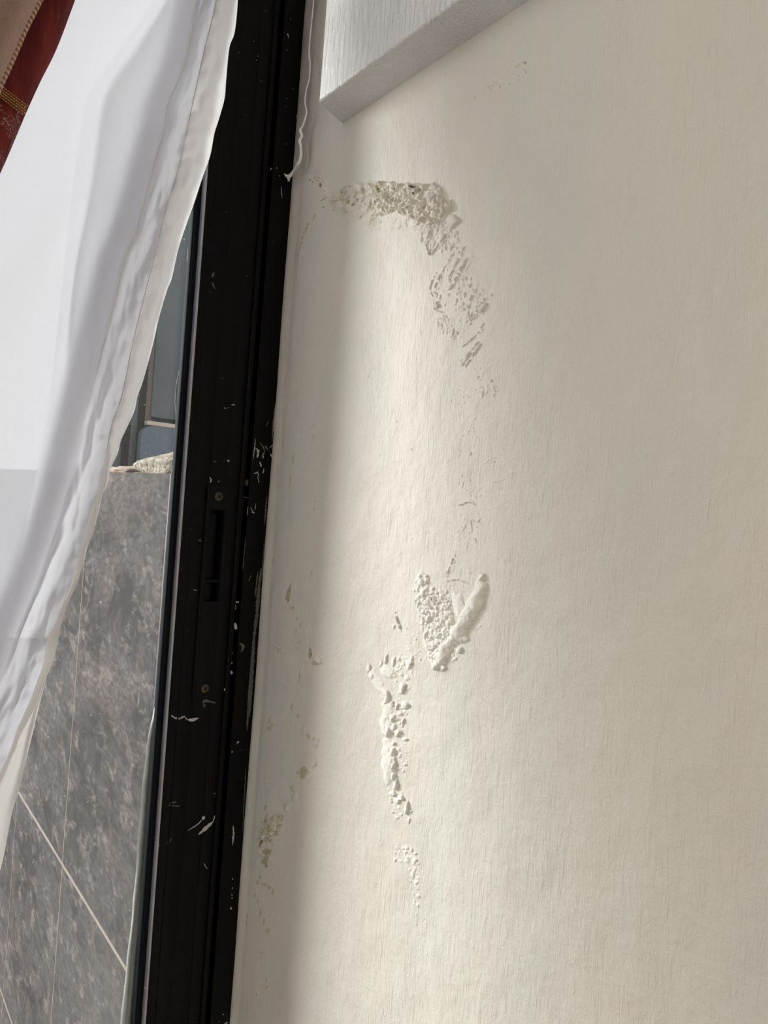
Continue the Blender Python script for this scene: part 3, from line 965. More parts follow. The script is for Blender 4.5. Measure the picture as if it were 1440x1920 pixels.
# normal should look towards -X
fzf = fz.reshape(-1)


def grid_mesh(name, q, mat):
    used, inv = np.unique(q.reshape(-1), return_inverse=True)
    co = allco[used]
    me = bpy.data.meshes.new(name)
    me.vertices.add(len(co))
    me.vertices.foreach_set('co', co.astype(np.float32).reshape(-1))
    me.loops.add(len(inv))
    me.loops.foreach_set('vertex_index', inv.astype(np.int32))
    me.polygons.add(len(q))
    me.polygons.foreach_set('loop_start', np.arange(0, len(inv), 4, dtype=np.int32))
    me.polygons.foreach_set('use_smooth', np.ones(len(q), bool))
    me.update(calc_edges=True)
    for an, arr in (('chalk', CH), ('mold', MO), ('dark', DK), ('grime', GR), ('tan', TN)):
        at = me.attributes.new(an, 'FLOAT', 'POINT')
        at.data.foreach_set('value', arr.reshape(-1)[used].astype(np.float32))
    me.materials.append(mat)
    return me


print('wall mesh', len(quads))
wme = grid_mesh('wall_right', quads[fzf == 0], M['wall'])
wall = bpy.data.objects.new('wall_right', wme)
link(wall)
tag(wall, 'cream painted plaster wall with damp damage beside the black door frame', None, None, 'structure')
for k, (rc, nm, lb) in enumerate(ZN):
    q = quads[fzf == k+1]
    if len(q) < 10:
        continue
    o = bpy.data.objects.new(nm, grid_mesh(nm, q, M['wall']))
    link(o, wall)
    o['label'] = lb
# masonry behind the plaster
o = box('masonry', WX+0.012, WX+0.2, RYB, DY-0.002, 0.0, ZT, M['ceil'], wall)

# ------------------------------------------------------------------ boxed-in beam above
pw = on_x(640, 232, WX)                 # lower corner where the box meets the wall
zb = pw.z
pe = on_z(597, 190, zb)                 # lower outer corner
print('box', pw, pe)
bm = bmesh.new()
ytop = 2.55
pr = [(WX+0.004, pw.y), (pe.x, pe.y), (pe.x, -1.6), (WX+0.004, -1.6)]
lo = [bm.verts.new((x, y, zb)) for x, y in pr]
hi = [bm.verts.new((x, y, zb+0.42)) for x, y in pr]
bm.faces.new(lo)
bm.faces.new(hi[::-1])
for i in range(4):
    bm.faces.new((lo[i], hi[i], hi[(i+1) % 4], lo[(i+1) % 4]))
bmesh.ops.recalc_face_normals(bm, faces=bm.faces)
eds = [e_ for e_ in bm.edges if all(abs(v.co.x-WX-0.004) > 1e-5 for v in e_.verts)]
bmesh.ops.bevel(bm, geom=eds, offset=0.0035, segments=4, affect='EDGES', profile=0.5)
tr1 = from_bm('trim_1', bm, M['box'], None, True, 35)
tag(tr1, 'white satin painted boxed beam on the cream wall', None, None, 'structure')

# ------------------------------------------------------------------ sliding door
door = empty('door_1', (0.0, DY+0.02, 0.0))
tag(door, 'black aluminium sliding glass door with recessed lock', None, None, 'structure')
ZD0, ZD1 = 0.0, 2.32
SX0, SX1 = 0.3375, 0.4135
zt = on_y(390, 908, DY).z
zbm = on_y(372, 1312, DY).z
LX0, LX1 = on_y(386, 960, DY).x, on_y(437, 960, DY).x
ra, rb = on_y(395, 955, DY), on_y(423, 955, DY)
rc, rd = on_y(380, 1128, DY), on_y(410, 1128, DY)
RX0, RX1 = (ra.x+rc.x)/2, (rb.x+rd.x)/2
RZ1, RZ0 = ra.z, rc.z
bm = bmesh.new()
add_box(bm, SX0, RX0-0.001, DY+0.002, DY+0.040, ZD0+0.02, ZD1, 0.0012)
add_box(bm, RX1+0.001, SX1, DY+0.002, DY+0.040, ZD0+0.02, ZD1, 0.0012)
add_box(bm, RX0-0.002, RX1+0.002, DY+0.003, DY+0.039, RZ1+0.001, ZD1-0.002)
add_box(bm, RX0-0.002, RX1+0.002, DY+0.003, DY+0.039, ZD0+0.022, RZ0-0.001)
add_box(bm, RX0-0.002, RX1+0.002, DY+0.018, DY+0.039, RZ0-0.001, RZ1+0.001)
# shallow ribs of the extrusion
add_box(bm, 0.3485, 0.3505, DY+0.0008, DY+0.004, ZD0+0.03, ZD1-0.01, 0.0006)
add_box(bm, 0.4075, 0.4135, DY-0.0012, DY+0.004, ZD0+0.03, ZD1-0.01, 0.0008)
from_bm('stile', bm, M['alu'], door, True, 40)
box('edge_strip', 0.3349, 0.3374, DY+0.0012, DY+0.012, ZD0+0.03, ZD1-0.01, M['bare_edge'], door, 0.0006)['label'] = 'pale bare metal strip along the glass'
bm = bmesh.new()
add_box(bm, 0.3262, 0.3349, DY+0.0085, DY+0.0185, ZD0+0.06, ZD1-0.05, 0.0015)
add_box(bm, 0.3285, 0.3300, DY+0.0070, DY+0.012, ZD0+0.06, ZD1-0.05, 0.0005)
from_bm('gasket', bm, M['gasket'], door, True, 40)
box('bottom_rail', -0.92, SX0, DY+0.004, DY+0.038, ZD0+0.02, ZD0+0.09, M['alu'], door, 0.001)
box('top_rail', -0.92, SX0, DY+0.004, DY+0.038, ZD1-0.07, ZD1, M['alu'], door, 0.001)
box('stile', -0.99, -0.92, DY+0.002, DY+0.040, ZD0+0.02, ZD1, M['alu'], door, 0.001)
box('glass_pane', -0.925, 0.330, DY+0.018, DY+0.023, ZD0+0.08, ZD1-0.06, M['glass'], door)

# lock plate with pocket, divider and two screws
bm = bmesh.new()
T0, T1 = DY-0.0004, DY+0.003
add_box(bm, LX0, RX0, T0, T1, zbm, zt, 0.0007)
add_box(bm, RX1, LX1, T0, T1, zbm, zt, 0.0007)
add_box(bm, RX0-0.001, RX1+0.001, T0+0.0001, T1, RZ1, zt-0.0004, 0.0005)
add_box(bm, RX0-0.001, RX1+0.001, T0+0.0001, T1, zbm+0.0004, RZ0, 0.0005)
zdv = on_y(396, 1088, DY).z
add_box(bm, RX0-0.001, RX1+0.001, T0+0.003, DY+0.018, zdv-0.0035, zdv, 0.0006)
# inner liner of the pocket
add_box(bm, RX0-0.001, RX0+0.0008, T0+0.001, DY+0.018, RZ0, RZ1)
add_box(bm, RX1-0.0008, RX1+0.001, T0+0.001, DY+0.018, RZ0, RZ1)
add_box(bm, RX0+0.0008, RX0+(RX1-RX0)*0.62, DY+0.007, DY+0.018, zdv, RZ1-0.006, 0.001)
add_box(bm, RX0+0.0008, RX0+(RX1-RX0)*0.55, DY+0.006, DY+0.018, RZ0+0.001, zdv-0.004, 0.001)
lock = from_bm('lock_plate', bm, M['lock'], door, True, 40)


def screw(px, py, rad):
    p = on_y(px, py, DY)
    bm = bmesh.new()
    n = 28
    rings = []
    for rr, yy in ((rad, 0.0), (rad*0.97, -0.0006), (rad*0.75, -0.0011), (rad*0.35, -0.0013)):
        rings.append([bm.verts.new((p.x+rr*math.cos(2*math.pi*k/n), DY-0.0004+yy, p.z+rr*math.sin(2*math.pi*k/n))) for k in range(n)])
    for a, b in zip(rings, rings[1:]):
        for k in range(n):
            bm.faces.new((a[k], a[(k+1) % n], b[(k+1) % n], b[k]))
    bm.faces.new(rings[-1])
    bmesh.ops.recalc_face_normals(bm, faces=bm.faces)
    s = from_bm('screw', bm, M['screw'], lock, True, 35)
    bm = bmesh.new()
    for a in (0.5, 0.5+math.pi/2):
        c, s_ = math.cos(a), math.sin(a)
        q = []
        for u, w in ((-0.62, -0.13), (0.62, -0.13), (0.62, 0.13), (-0.62, 0.13)):
            q.append(((u*c-w*s_)*rad, (u*s_+w*c)*rad))
        f = [bm.verts.new((p.x+u, DY-0.00185, p.z+w)) for u, w in q]
        b_ = [bm.verts.new((p.x+u, DY-0.0005, p.z+w)) for u, w in q]
        bm.faces.new(f)
        for k in range(4):
            bm.faces.new((f[k], f[(k+1) % 4], b_[(k+1) % 4], b_[k]))
    bmesh.ops.recalc_face_normals(bm, faces=bm.faces)
    from_bm('cross_slot', bm, M['alu_dark'], lock, False)


screw(410, 931, 0.0052)
screw(384, 1291, 0.0050)

# fixed outer frame: jamb, head and sill track
frame = empty('trim_2', (0.435, DY+0.02, 0.0))
tag(frame, 'fixed black aluminium jamb between the sliding door and the wall', None, None, 'structure')
bm = bmesh.new()
add_box(bm, 0.4205, 0.4520, DY, DY+0.07, 0.0, ZD1+0.05, 0.0010)
add_box(bm, 0.4205, 0.4225, DY-0.0014, DY+0.01, 0.0, ZD1+0.05, 0.0006)
from_bm('jamb', bm, M['alu'], frame, True, 40)
box('groove_back', 0.4100, 0.4210, DY+0.042, DY+0.07, 0.0, ZD1+0.05, M['alu_dark'], frame)
box('head', -1.04, 0.4205, DY+0.0, DY+0.07, ZD1+0.004, ZD1+0.05, M['alu'], frame, 0.001)
box('sill_track', -1.04, 0.4205, DY+0.0, DY+0.07, 0.0, 0.018, M['alu'], frame, 0.001)
box('jamb', -1.04, -0.995, DY, DY+0.07, 0.0, ZD1+0.05, M['alu'], frame, 0.001)
# strike pin showing in the gap
bm = bmesh.new()
pp = on_y(464, 905, DY+0.004)
bmesh.ops.create_uvsphere(bm, u_segments=16, v_segments=10, radius=0.0034, matrix=Matrix.Translation((0.4185, DY+0.004, pp.z)) @ Matrix.Diagonal((1.0, 0.8, 1.25, 1)))
add_box(bm, 0.4155, 0.4215, DY+0.003, DY+0.007, pp.z-0.0005, pp.z+0.0008)
from_bm('strike_pin', bm, M['screw'], frame)['label'] = 'small dull metal pin in the dark gap'

# front wall around the door
bm = bmesh.new()
add_box(bm, RXL, -1.04, DY+0.0, DY+0.12, 0.0, ZT)
add_box(bm, -1.04, WX+0.2, DY+0.0, DY+0.12, ZD1+0.05, ZT)
add_box(bm, 0.452, WX+0.2, DY+0.008, DY+0.12, 0.0, ZD1+0.05)
wf = from_bm('wall_front', bm, M['ceil'], None, False)
wf['kind'] = 'structure'

# ------------------------------------------------------------------ dried paint on the black metal
rs = random.Random(5)


def strokes(name, items, mat, parent, Y=DY, th=0.0003):
    bm = bmesh.new()
    for pts, w in items:
        P = spline(pts, max(4, int(sum(math.hypot(a[0]-b[0], a[1]-b[1]) for a, b in zip(pts, pts[1:]))/2.5)+2)) if len(pts) > 1 else None
        if P is None:
            x, y = pts[0]
            n = 7
            ring = []
            for k in range(n):
                a = 2*math.pi*k/n
                r_ = w*rs.uniform(0.6, 1.2)
                q = on_y(x+r_*math.cos(a)*0.8, y+r_*math.sin(a), Y-th)
                ring.append(bm.verts.new(q))
            c = bm.verts.new(on_y(x, y, Y-th*2.2))
            for k in range(n):
                bm.faces.new((ring[k], ring[(k+1) % n], c))
            continue
        left, right, mid = [], [], []
        m = len(P)
        for i, (x, y) in enumerate(P):
            tx, ty = P[min(i+1, m-1)]-P[max(i-1, 0)]
            ln = math.hypot(tx, ty)+1e-9
            nx, ny = -ty/ln, tx/ln
            ww = w*0.5*math.sin(math.pi*(i+0.35)/(m-0.3))**0.5*rs.uniform(0.55, 1.25)
            left.append(bm.verts.new(on_y(x+nx*ww, y+ny*ww, Y-th)))
            mid.append(bm.verts.new(on_y(x, y, Y-th*2.0)))
            right.append(bm.verts.new(on_y(x-nx*ww, y-ny*ww, Y-th)))
        for i in range(m-1):
            bm.faces.new((left[i], mid[i], mid[i+1], left[i+1]))
            bm.faces.new((mid[i], right[i], right[i+1], mid[i+1]))
    bmesh.ops.recalc_face_normals(bm, faces=bm.faces)
    return from_bm(name, bm, mat, parent)


jamb_white = [
    ([(479, 822), (476, 850), (471, 880)], 1.8), ([(482, 842), (484, 850), (482, 858)], 4), ([(479, 840), (487, 846)], 2), ([(493, 850), (494, 860)], 2), ([(506, 840), (512, 833)], 2.0),
    ([(507, 851), (511, 858)], 3), ([(487, 866), (490, 875)], 3), ([(482, 884), (486, 893)], 2), ([(476, 888), (483, 886)], 2.5), ([(495, 878), (493, 888)], 1.6), ([(483, 893), (486, 905)], 1.4),
    ([(465, 950), (464, 968)], 2), ([(470, 951), (473, 958), (478, 962)], 1.4), ([(480, 944), (478, 956)], 1.0), ([(477, 962), (472, 960)], 1.8),
    ([(512, 810), (515, 780), (519, 745)], 2.6), ([(509, 905), (512, 890)], 1.8),
    ([(441, 1129), (448, 1129)], 3.0), ([(441, 1131), (442, 1143)], 2), ([(440, 1168), (443, 1180)], 6), ([(435, 1225)], 1.8), ([(434, 1243)], 2.4), ([(433, 1258), (435, 1264)], 4), ([(421, 1291), (425, 1298)], 5),
    ([(437, 1548), (438, 1565), (436, 1585)], 3), ([(437, 1570)], 3), ([(436, 1648)], 2.0), ([(436, 1665)], 1.6), ([(435, 1678)], 1.8), ([(435, 1684)], 1.6), ([(433, 1703)], 2.6), ([(448, 1390), (444, 1394)], 2.5), ([(435, 1410)], 2.2),
    ([(427, 1917), (421, 1920)], 3), ([(419, 1902)], 1.2), ([(411, 1915)], 1.0), ([(510, 315), (507, 318)], 2.4), ([(519, 315)], 1.2), ([(524, 330)], 1.2), ([(556, 218)], 1.4), ([(527, 349), (529, 372)], 1.3),
    ([(539, 63), (541, 70)], 1.4), ([(538, 94)], 0.9), ([(549, 166)], 0.9), ([(540, 62), (541, 72)], 0.9), ([(545, 35)], 1.0), ([(537, 270)], 1.0), ([(538, 185)], 1.0), ([(536, 200)], 0.7), ([(498, 20)], 0.9), ([(511, 455)], 0.8),
]
jamb_faint = [
    ([(516, 760), (512, 800), (510, 828)], 3), ([(500, 930), (498, 960), (496, 985)], 3), ([(501, 985), (496, 1030), (491, 1080)], 4), ([(490, 1065), (484, 1120), (480, 1180)], 7),
    ([(488, 1100), (478, 1180), (470, 1260)], 6), ([(478, 1200), (472, 1270), (468, 1345)], 6), ([(484, 1070), (478, 1120)], 3), ([(470, 1250), (466, 1320), (463, 1370)], 4),
    ([(461, 1440), (458, 1500), (455, 1560)], 2), ([(497, 835), (503, 845)], 3), ([(488, 830), (496, 845), (490, 860)], 3), ([(461, 1005), (458, 1040), (455, 1070)], 2), ([(499, 800), (503, 790)], 2),
    ([(448, 1205), (456, 1212), (452, 1222)], 6), ([(471, 1078), (466, 1090)], 2.5), ([(452, 930), (470, 935)], 1.2),
]
strokes('paint_marks', jamb_white, M['smear'], frame)['label'] = 'scraped dried white paint marks'
strokes('paint_film', jamb_faint, M['faint_smear'], frame)['label'] = 'greyish worn film along the wall side'
stile_white = [
    ([(321, 1341), (328, 1346), (338, 1347), (346, 1342)], 4.0), ([(346, 1343), (350, 1349)], 2), ([(351, 1349), (360, 1350), (373, 1346)], 5.5), ([(434, 759), (441, 759)], 1.8), ([(421, 765)], 1.2),
    ([(426, 863), (430, 865)], 2.4), ([(393, 895), (396, 900), (394, 905)], 3), ([(410, 903)], 1.5), ([(436, 919)], 1.2), ([(373, 1013), (377, 1014)], 1.8), ([(363, 1106), (369, 1107)], 1.6),
    ([(383, 1530), (380, 1537)], 5), ([(380, 1536), (370, 1546), (352, 1557)], 2.0), ([(406, 1524), (399, 1541)], 3), ([(400, 1540), (388, 1551), (372, 1565)], 6), ([(296, 1583), (298, 1586)], 3), ([(271, 1850), (273, 1855)], 2), ([(382, 1618), (386, 1626), (390, 1629)], 1.6),
    ([(428, 22)], 0.9), ([(448, 98)], 0.9), ([(484, 105)], 1.0), ([(481, 113)], 1.0), ([(490, 152)], 0.8), ([(460, 215)], 0.7),
]
stile_faint = [([(380, 1318), (386, 1314), (404, 1318)], 6), ([(382, 1320), (384, 1326)], 6), ([(316, 1510), (338, 1512)], 3), ([(318, 1506), (330, 1504)], 4), ([(322, 1572), (314, 1582)], 4), ([(400, 1488), (405, 1488)], 2),
               ([(401, 510), (398, 520)], 4), ([(398, 530), (402, 540)], 3), ([(420, 766), (430, 764)], 1.4), ([(400, 865), (406, 866)], 2)]
strokes('paint_marks', stile_white, M['smear'], door, DY+0.002)['label'] = 'dried white paint marks on the stile'
strokes('paint_film', stile_faint, M['faint_smear'], door, DY+0.002)['label'] = 'faint grey smears on the stile'

# ------------------------------------------------------------------ frayed cord hanging in the corner
cp = [(589, -60), (588, 0), (583, 55), (580, 87), (580, 109), (581.5, 117), (580, 146), (574, 170), (572, 193), (575, 211), (568, 235), (563, 244), (566, 255), (562, 263), (564, 275), (564, 295), (559, 308)]
cr = [1.2, 1.2, 1.3, 1.3, 1.6, 1.4, 1.3, 1.4, 1.4, 1.6, 2.2, 3.0, 2.8, 3.6, 2.8, 3.0, 3.2]
P3 = [on_x(x, y, WX-0.016) for x, y in cp]
P3 += [on_y(549, 323, DY-0.014), on_y(541, 333, DY-0.016)]
cr += [3.4, 3.8]
S = spline([tuple(p) for p in P3], 150)
RR = np.interp(np.linspace(0, len(P3)-1, 150), range(len(P3)), cr)*0.00056
extra = [Vector((S[0][0], S[0][1], 2.0)), Vector(((S[0][0]), S[0][1], 1.85))]
bm = bmesh.new()
for ph in (0, 2.09, 4.19):            # three twisted plies
    pts = []
    for i in range(len(S)):
        t = i*0.95
        pts.append(Vector(S[i])+Vector((math.cos(t+ph)*0.45, math.sin(t+ph)*0.6, 0))*RR[i])
    tube(bm, extra+pts, [RR[0]*0.7]*2+list(RR*0.66), 7)
cord = from_bm('hanging_cord', bm, M['cord'])
tag(cord, 'thin white twisted cord hanging down the corner beside the black jamb', 'cord')
bm = bmesh.new()
tip = Vector(S[-1])
for k in range(16):
    a = on_y(533+k*0.55+rs.uniform(-1, 1), 327+k*0.85+rs.uniform(-1.5, 1.5), DY-0.016-rs.uniform(0, 0.004))
    if k in (7, 8):
        continue
    c = tip.lerp(a, 0.5)+Vector((rs.uniform(-1, 1), rs.uniform(-1, 1), rs.uniform(-1, 1)))*0.0006
    st = Vector(S[-6])+Vector((rs.uniform(-1, 1), rs.uniform(-1, 1), rs.uniform(-1, 1)))*0.001
    tube(bm, [st, c, a], [0.0007, 0.0008, 0.0004], 5)
from_bm('frayed_end', bm, M['cord'], cord)

# ------------------------------------------------------------------ white curtain
CY = DY-0.055


def ipl(tab, y):
    t = np.array(tab, float)
    return float(np.interp(y, t[:, 1], t[:, 0]))


def dense(tab):
    sp = spline(tab, 400)
    return [tuple(p) for p in sp]


xE_t = dense([(452, -120), (446, 0), (440, 60), (430, 90), (424, 150), (421, 185), (410, 225), (402, 250), (394, 292), (379, 335), (366, 375), (350, 420), (335, 465), (322, 522), (313, 545), (297, 600), (287, 645), (268, 715), (258, 742), (252, 770), (238, 802),
              (226, 828), (221, 850), (207, 880), (203, 905), (193, 925), (187, 950), (176, 996), (164, 1026), (158, 1052), (139, 1104), (118, 1161), (102, 1222), (91, 1256), (71, 1334), (54, 1405), (38, 1473), (22, 1527), (0, 1633), (-40, 1740), (-110, 1900), (-160, 2010)])
xS_t = dense([(418, -120), (405, 0), (383, 93), (358, 207), (347, 260), (330, 333), (310, 393), (293, 467), (278, 525), (262, 588), (247, 650), (229, 738), (210, 795), (200, 843), (192, 890), (166, 985), (135, 1087), (112, 1151), (95, 1195), (81, 1246), (44, 1344), (20, 1405), (0, 1453), (-60, 1560), (-150, 1740), (-300, 2010)])
xC_t = dense([(385, -120), (368, 0), (347, 110), (333, 150), (313, 200), (307, 240), (290, 300), (273, 363), (253, 433), (233, 483), (218, 545), (196, 640), (172, 740), (148, 850), (120, 960), (80, 1080), (40, 1180), (0, 1290), (-80, 1430), (-200, 1700), (-380, 2010)])
# make tables monotone in y for interpolation
for tb in (xE_t, xS_t, xC_t):
    tb.sort(key=lambda p: p[1])


def curtain_Y(px, py, xs, xc, xe):
    """depth of the cloth, folds and puckers"""
    s = px-xc
    v = 0.0
    if s < 0:
        a = -s
        v += 0.026*math.exp(-((a-40-0.03*py)/42)**2)                 # fold valley beside the hem
        v += -0.020*sstep(np.array((a-60)/220.0))*1.0
        v += 0.010*math.sin((a+py*0.22)/92.0)*min(1, a/120)
        v += 0.004*math.sin((a*1.0-py*0.35)/37.0)*min(1, a/150)
    else:
        t = min(1.0, s/max(xs-xc, 4))
        v += 0.003*math.sin(t*6.0+py*0.01)
        wr = mn.noise(Vector((s*0.045+py*0.010, py*0.016-s*0.03, 3.1)))
        wr2 = mn.noise(Vector((s*0.10, py*0.030-s*0.05, 7.7)))
        v += (0.0065*wr+0.003*wr2)*math.sin(min(1, t*1.2)*math.pi*0.75+0.2)
    if px > xs-26:
        d = (px-xs)/26.0
        amp = math.exp(-d*d)*0.0012
        v += amp*math.sin(py/5.2+1.7*math.sin(py/41.0)+px*0.07)
    if px > xs:
        t = (px-xs)/max(xe-xs, 3)
        v += 0.0030*mn.noise(Vector((t*1.3+py*0.016, py*0.011-t*1.6, 11.3)))
        v += -0.004*math.sin(t*math.pi)
        v += 0.010*max(0, t-0.75)**2*16*0.6
    return CY+v


def sheet(name, rows, cols_fn, mat, parent, extend=None):
    bm = bmesh.new()
    grid = []
    for py in rows:
        xs, xc, xe = ipl(xS_t, py), ipl(xC_t, py), ipl(xE_t, py)
        row = []
        for px in cols_fn(py, xs, xc, xe):
            row.append(on_y(px, py, curtain_Y(px, py, xs, xc, xe)))
        grid.append(row)
    if extend:
        # leftward extension in the room, then up to the rail and down to the floor
        for r, row in enumerate(grid):
            p0 = row[0]
            ext = []
            for k in range(40, 0, -1):
                x = p0.x-0.022*k
                ext.append(Vector((x, p0.y+0.016*math.sin(x*42)*min(1, k/4)+0.004*math.sin(x*95), p0.z-0.0*k)))
            grid[r] = ext+row
    top = [Vector((p.x*1.0, p.y, p.z)) for p in grid[0]]
    up = []
    for k in range(8, 0, -1):
        up.append([Vector((p.x+0.004*k, p.y, p.z+(2.25-p.z)*k/8)) for p in top])
    down = [[Vector((p.x-0.010*k, p.y, p.z+(0.06-p.z)*k/6)) for p in grid[-1]] for k in range(1, 7)] if grid[-1][0].z < 0.75 else []
    grid = up+grid+down
    bv = [[bm.verts.new(p) for p in row] for row in grid]
    for r in range(len(bv)-1):
        for c in range(len(bv[0])-1):
            bm.faces.new((bv[r][c], bv[r][c+1], bv[r+1][c+1], bv[r+1][c]))
    return from_bm(name, bm, mat, parent)


rows = np.arange(-100, 2006, 4.0)


def main_cols(py, xs, xc, xe):
    a = list(np.linspace(-620, xc-140, 60))+list(np.linspace(xc-140, xc, 36))[1:]+list(np.linspace(xc, xs, 22))[1:]
    return a


curt = sheet('sheer_curtain', rows, main_cols, M['voile'], None, True)
tag(curt, 'white satin voile curtain pulled aside in front of the glass door', 'curtain')


xB_t = sorted([tuple(p) for p in spline([(345, -120), (288, 0), (232, 80), (182, 150), (160, 200), (140, 320), (120, 500), (84, 800), (20, 1100), (-100, 1500), (-260, 2010)], 400)], key=lambda p: p[1])


def under_cols(py, xs, xc, xe):
    return list(np.linspace(ipl(xB_t, py), xs, 40))


_cy = CY
CY = DY-0.030
sheet('folded_layer', np.arange(-100, 1200, 6.0), under_cols, M['voile_dense'], curt)['label'] = 'second layer of the voile folded behind the hem'
CY = _cy


def hem_cols(py, xs, xc, xe):
    return list(np.linspace(xs-1.0, xe, 16))


hem = sheet('hem', np.arange(-100, 1200, 3.0), hem_cols, M['hem'], curt)

# rolled lower edge and its underside
bm = bmesh.new()
pts, rad = [], []
for py in np.arange(830, 2000, 6.0):
    xs, xe = ipl(xS_t, py), ipl(xE_t, py)
    w = max(2.0, min((xe-xs)*0.42, 8)) if py < 1180 else max(3.2, 8-(py-1180)*0.02)
    w *= 0.15+0.85*min(1.0, max(0.0, (py-830)/110.0))
    cx = xs+w+1.2*math.sin(py/33)+0.8*math.sin(py/13.0)
    p = on_y(cx, py, CY-0.004)
    pts.append(p)
    rad.append(w*0.00062*(1+0.15*math.sin(py/19.0)))
tube(bm, pts, rad, 12, True, (Vector((0, 1, 0)), 0.6))
from_bm('rolled_edge', bm, M['hem'], curt)
bm = bmesh.new()
prev = None
for py in np.arange(1080, 2004, 4.0):
    xs, xe = ipl(xS_t, py), ipl(xE_t, py)
    row = []
    for k in range(14):
        t = k/13
        px = xs+4+(xe-xs-4)*t
        y_ = CY+0.002+0.006*t+0.003*math.sin(t*7.5-py*0.011)+0.0025*mn.noise(Vector((t*2+py*0.012, py*0.008, 5)))
        row.append(bm.verts.new(on_y(px, py, y_)))
    if prev:
        for k in range(13):
            bm.faces.new((prev[k], prev[k+1], row[k+1], row[k]))
    prev = row
from_bm('hem_underside', bm, M['hemback'], curt)['label'] = 'cream coloured reverse of the hem turned outwards'
# running stitch
bm = bmesh.new()
py = -100.0
while py < 850:
    q = []
    for d in (0, 1.7, 3.4):
        yy = py+d
        xs, xc, xe = ipl(xS_t, yy), ipl(xC_t, yy), ipl(xE_t, yy)
        q.append(on_y(xs+0.8, yy, curtain_Y(xs+0.8, yy, xs, xc, xe)-0.0012))
    tube(bm, q, 0.00042, 5)
    py += 5.2
from_bm('stitching', bm, M['thread'], hem)
bm = bmesh.new()
for tab, off, yA, yB, w in ((xC_t, 0, -100, 640, 0.0006),):
    pts = []
    for py in np.arange(yA, yB, 5.0):
        xs, xc, xe = ipl(xS_t, py), ipl(xC_t, py), ipl(xE_t, py)
        pts.append(on_y(xc+off, py, curtain_Y(xc+off+0.1, py, xs, xc, xe)-0.0006))
    tube(bm, pts, w, 6)
from_bm('inner_seam', bm, M['hem'], curt)
# rail that carries both curtains, out of sight above
bm = bmesh.new()
tube(bm, [(-1.1, 0.735, 2.27), (-0.3, 0.735, 2.27), (0.33, 0.735, 2.27)], 0.012, 14)
rail = from_bm('curtain_rail', bm, M['alu'])
tag(rail, 'curtain rail above the glass door', 'curtain rail')

# ------------------------------------------------------------------ heavy red drape
RY = 0.52


def red_mat():
    m, nt, out = newmat('red woven drape')
    v = coords(nt, (1, 1, 0.12), (0, 0.42, 0))
    a = noise(nt, v, 420, 4, 0.7)
    b = noise(nt, v, 90, 3, 0.6)
    c = mix(nt, ramp(nt, b, [(0.4, (0, 0, 0)), (0.65, (1, 1, 1))]), (0.12, 0.016, 0.018), (0.22, 0.034, 0.030))
    c = mix(nt, ramp(nt, a, [(0.60, (0, 0, 0)), (0.74, (0.6, 0.6, 0.6))]), c, (0.30, 0.12, 0.10))
    # pale brocade threads below the gold band
    d = noise(nt, coords(nt, (1, 1, 0.9), (0, -0.7, 0)), 900, 2, 0.6)
    d2 = noise(nt, coords(nt), 70, 3, 0.6)
    tc = nt.nodes.new('ShaderNodeTexCoord')
    sp = nt.nodes.new('ShaderNodeSeparateXYZ')
    L(nt, tc.outputs['Object'], sp.inputs[0])
    zm = math_n(nt, 'LESS_THAN', math_n(nt, 'ADD', sp.outputs['Z'], math_n(nt, 'MULTIPLY', sp.outputs['X'], 0.9)), ZBAND)
    k = math_n(nt, 'MULTIPLY', ramp(nt, d, [(0.52, (0, 0, 0)), (0.60, (0.8, 0.8, 0.8))]), ramp(nt, d2, [(0.46, (0, 0, 0)), (0.54, (1, 1, 1))]))
    c = mix(nt, math_n(nt, 'MULTIPLY', k, zm), c, (0.45, 0.33, 0.30))
    principled(nt, out, c, 0.85, 0, 0.2, bump(nt, a, 0.5, 0.001))
    return m


g0, g1 = on_y(0, 172, RY), on_y(52, 214, RY)
ZBAND = (g0.z+0.9*g0.x + g1.z+0.9*g1.x)/2 - 0.004
M['red'] = red_mat()
M['lining'] = simple('dusty pink lining', (0.44, 0.31, 0.27), 0.9, 0.15, 0, 500, 0.18, 900, 0.0006)


def piping_mat():
    m, nt, out = newmat('striped piping')
    w = nt.nodes.new('ShaderNodeTexWave')
    w.inputs['Scale'].default_value = 90
    w.inputs['Distortion'].default_value = 0.4
    w.bands_direction = 'Z'
    L(nt, coords(nt, (1, 1, 1), (0, -0.35, 0)), w.inputs['Vector'])
    c = mix(nt, w.outputs['Fac'], (0.27, 0.11, 0.07), (0.60, 0.46, 0.34))
    principled(nt, out, c, 0.85, 0, 0.2)
    return m


M['piping'] = piping_mat()
M['gold'] = simple('gold thread', (0.60, 0.36, 0.11), 0.6, 0.4, 0, 800, 0.3)
rE = [(185, -120), (141, 0), (107, 90), (75, 155), (50, 210), (28, 262), (2, 322), (-45, 420), (-130, 600)]
rP = [(128, -120), (72, 0), (46, 52), (20, 112), (-4, 165), (-60, 290), (-140, 450), (-220, 600)]
rL = [(-560, -120), (-560, 0), (-560, 52), (-560, 112), (-560, 165), (-560, 262), (-560, 322), (-560, 420), (-560, 600)]


def yy_tab(t):
    s = spline(t, 120)
    return sorted([tuple(p) for p in s], key=lambda p: p[1])


rEt, rPt = yy_tab(rE), yy_tab(rP)


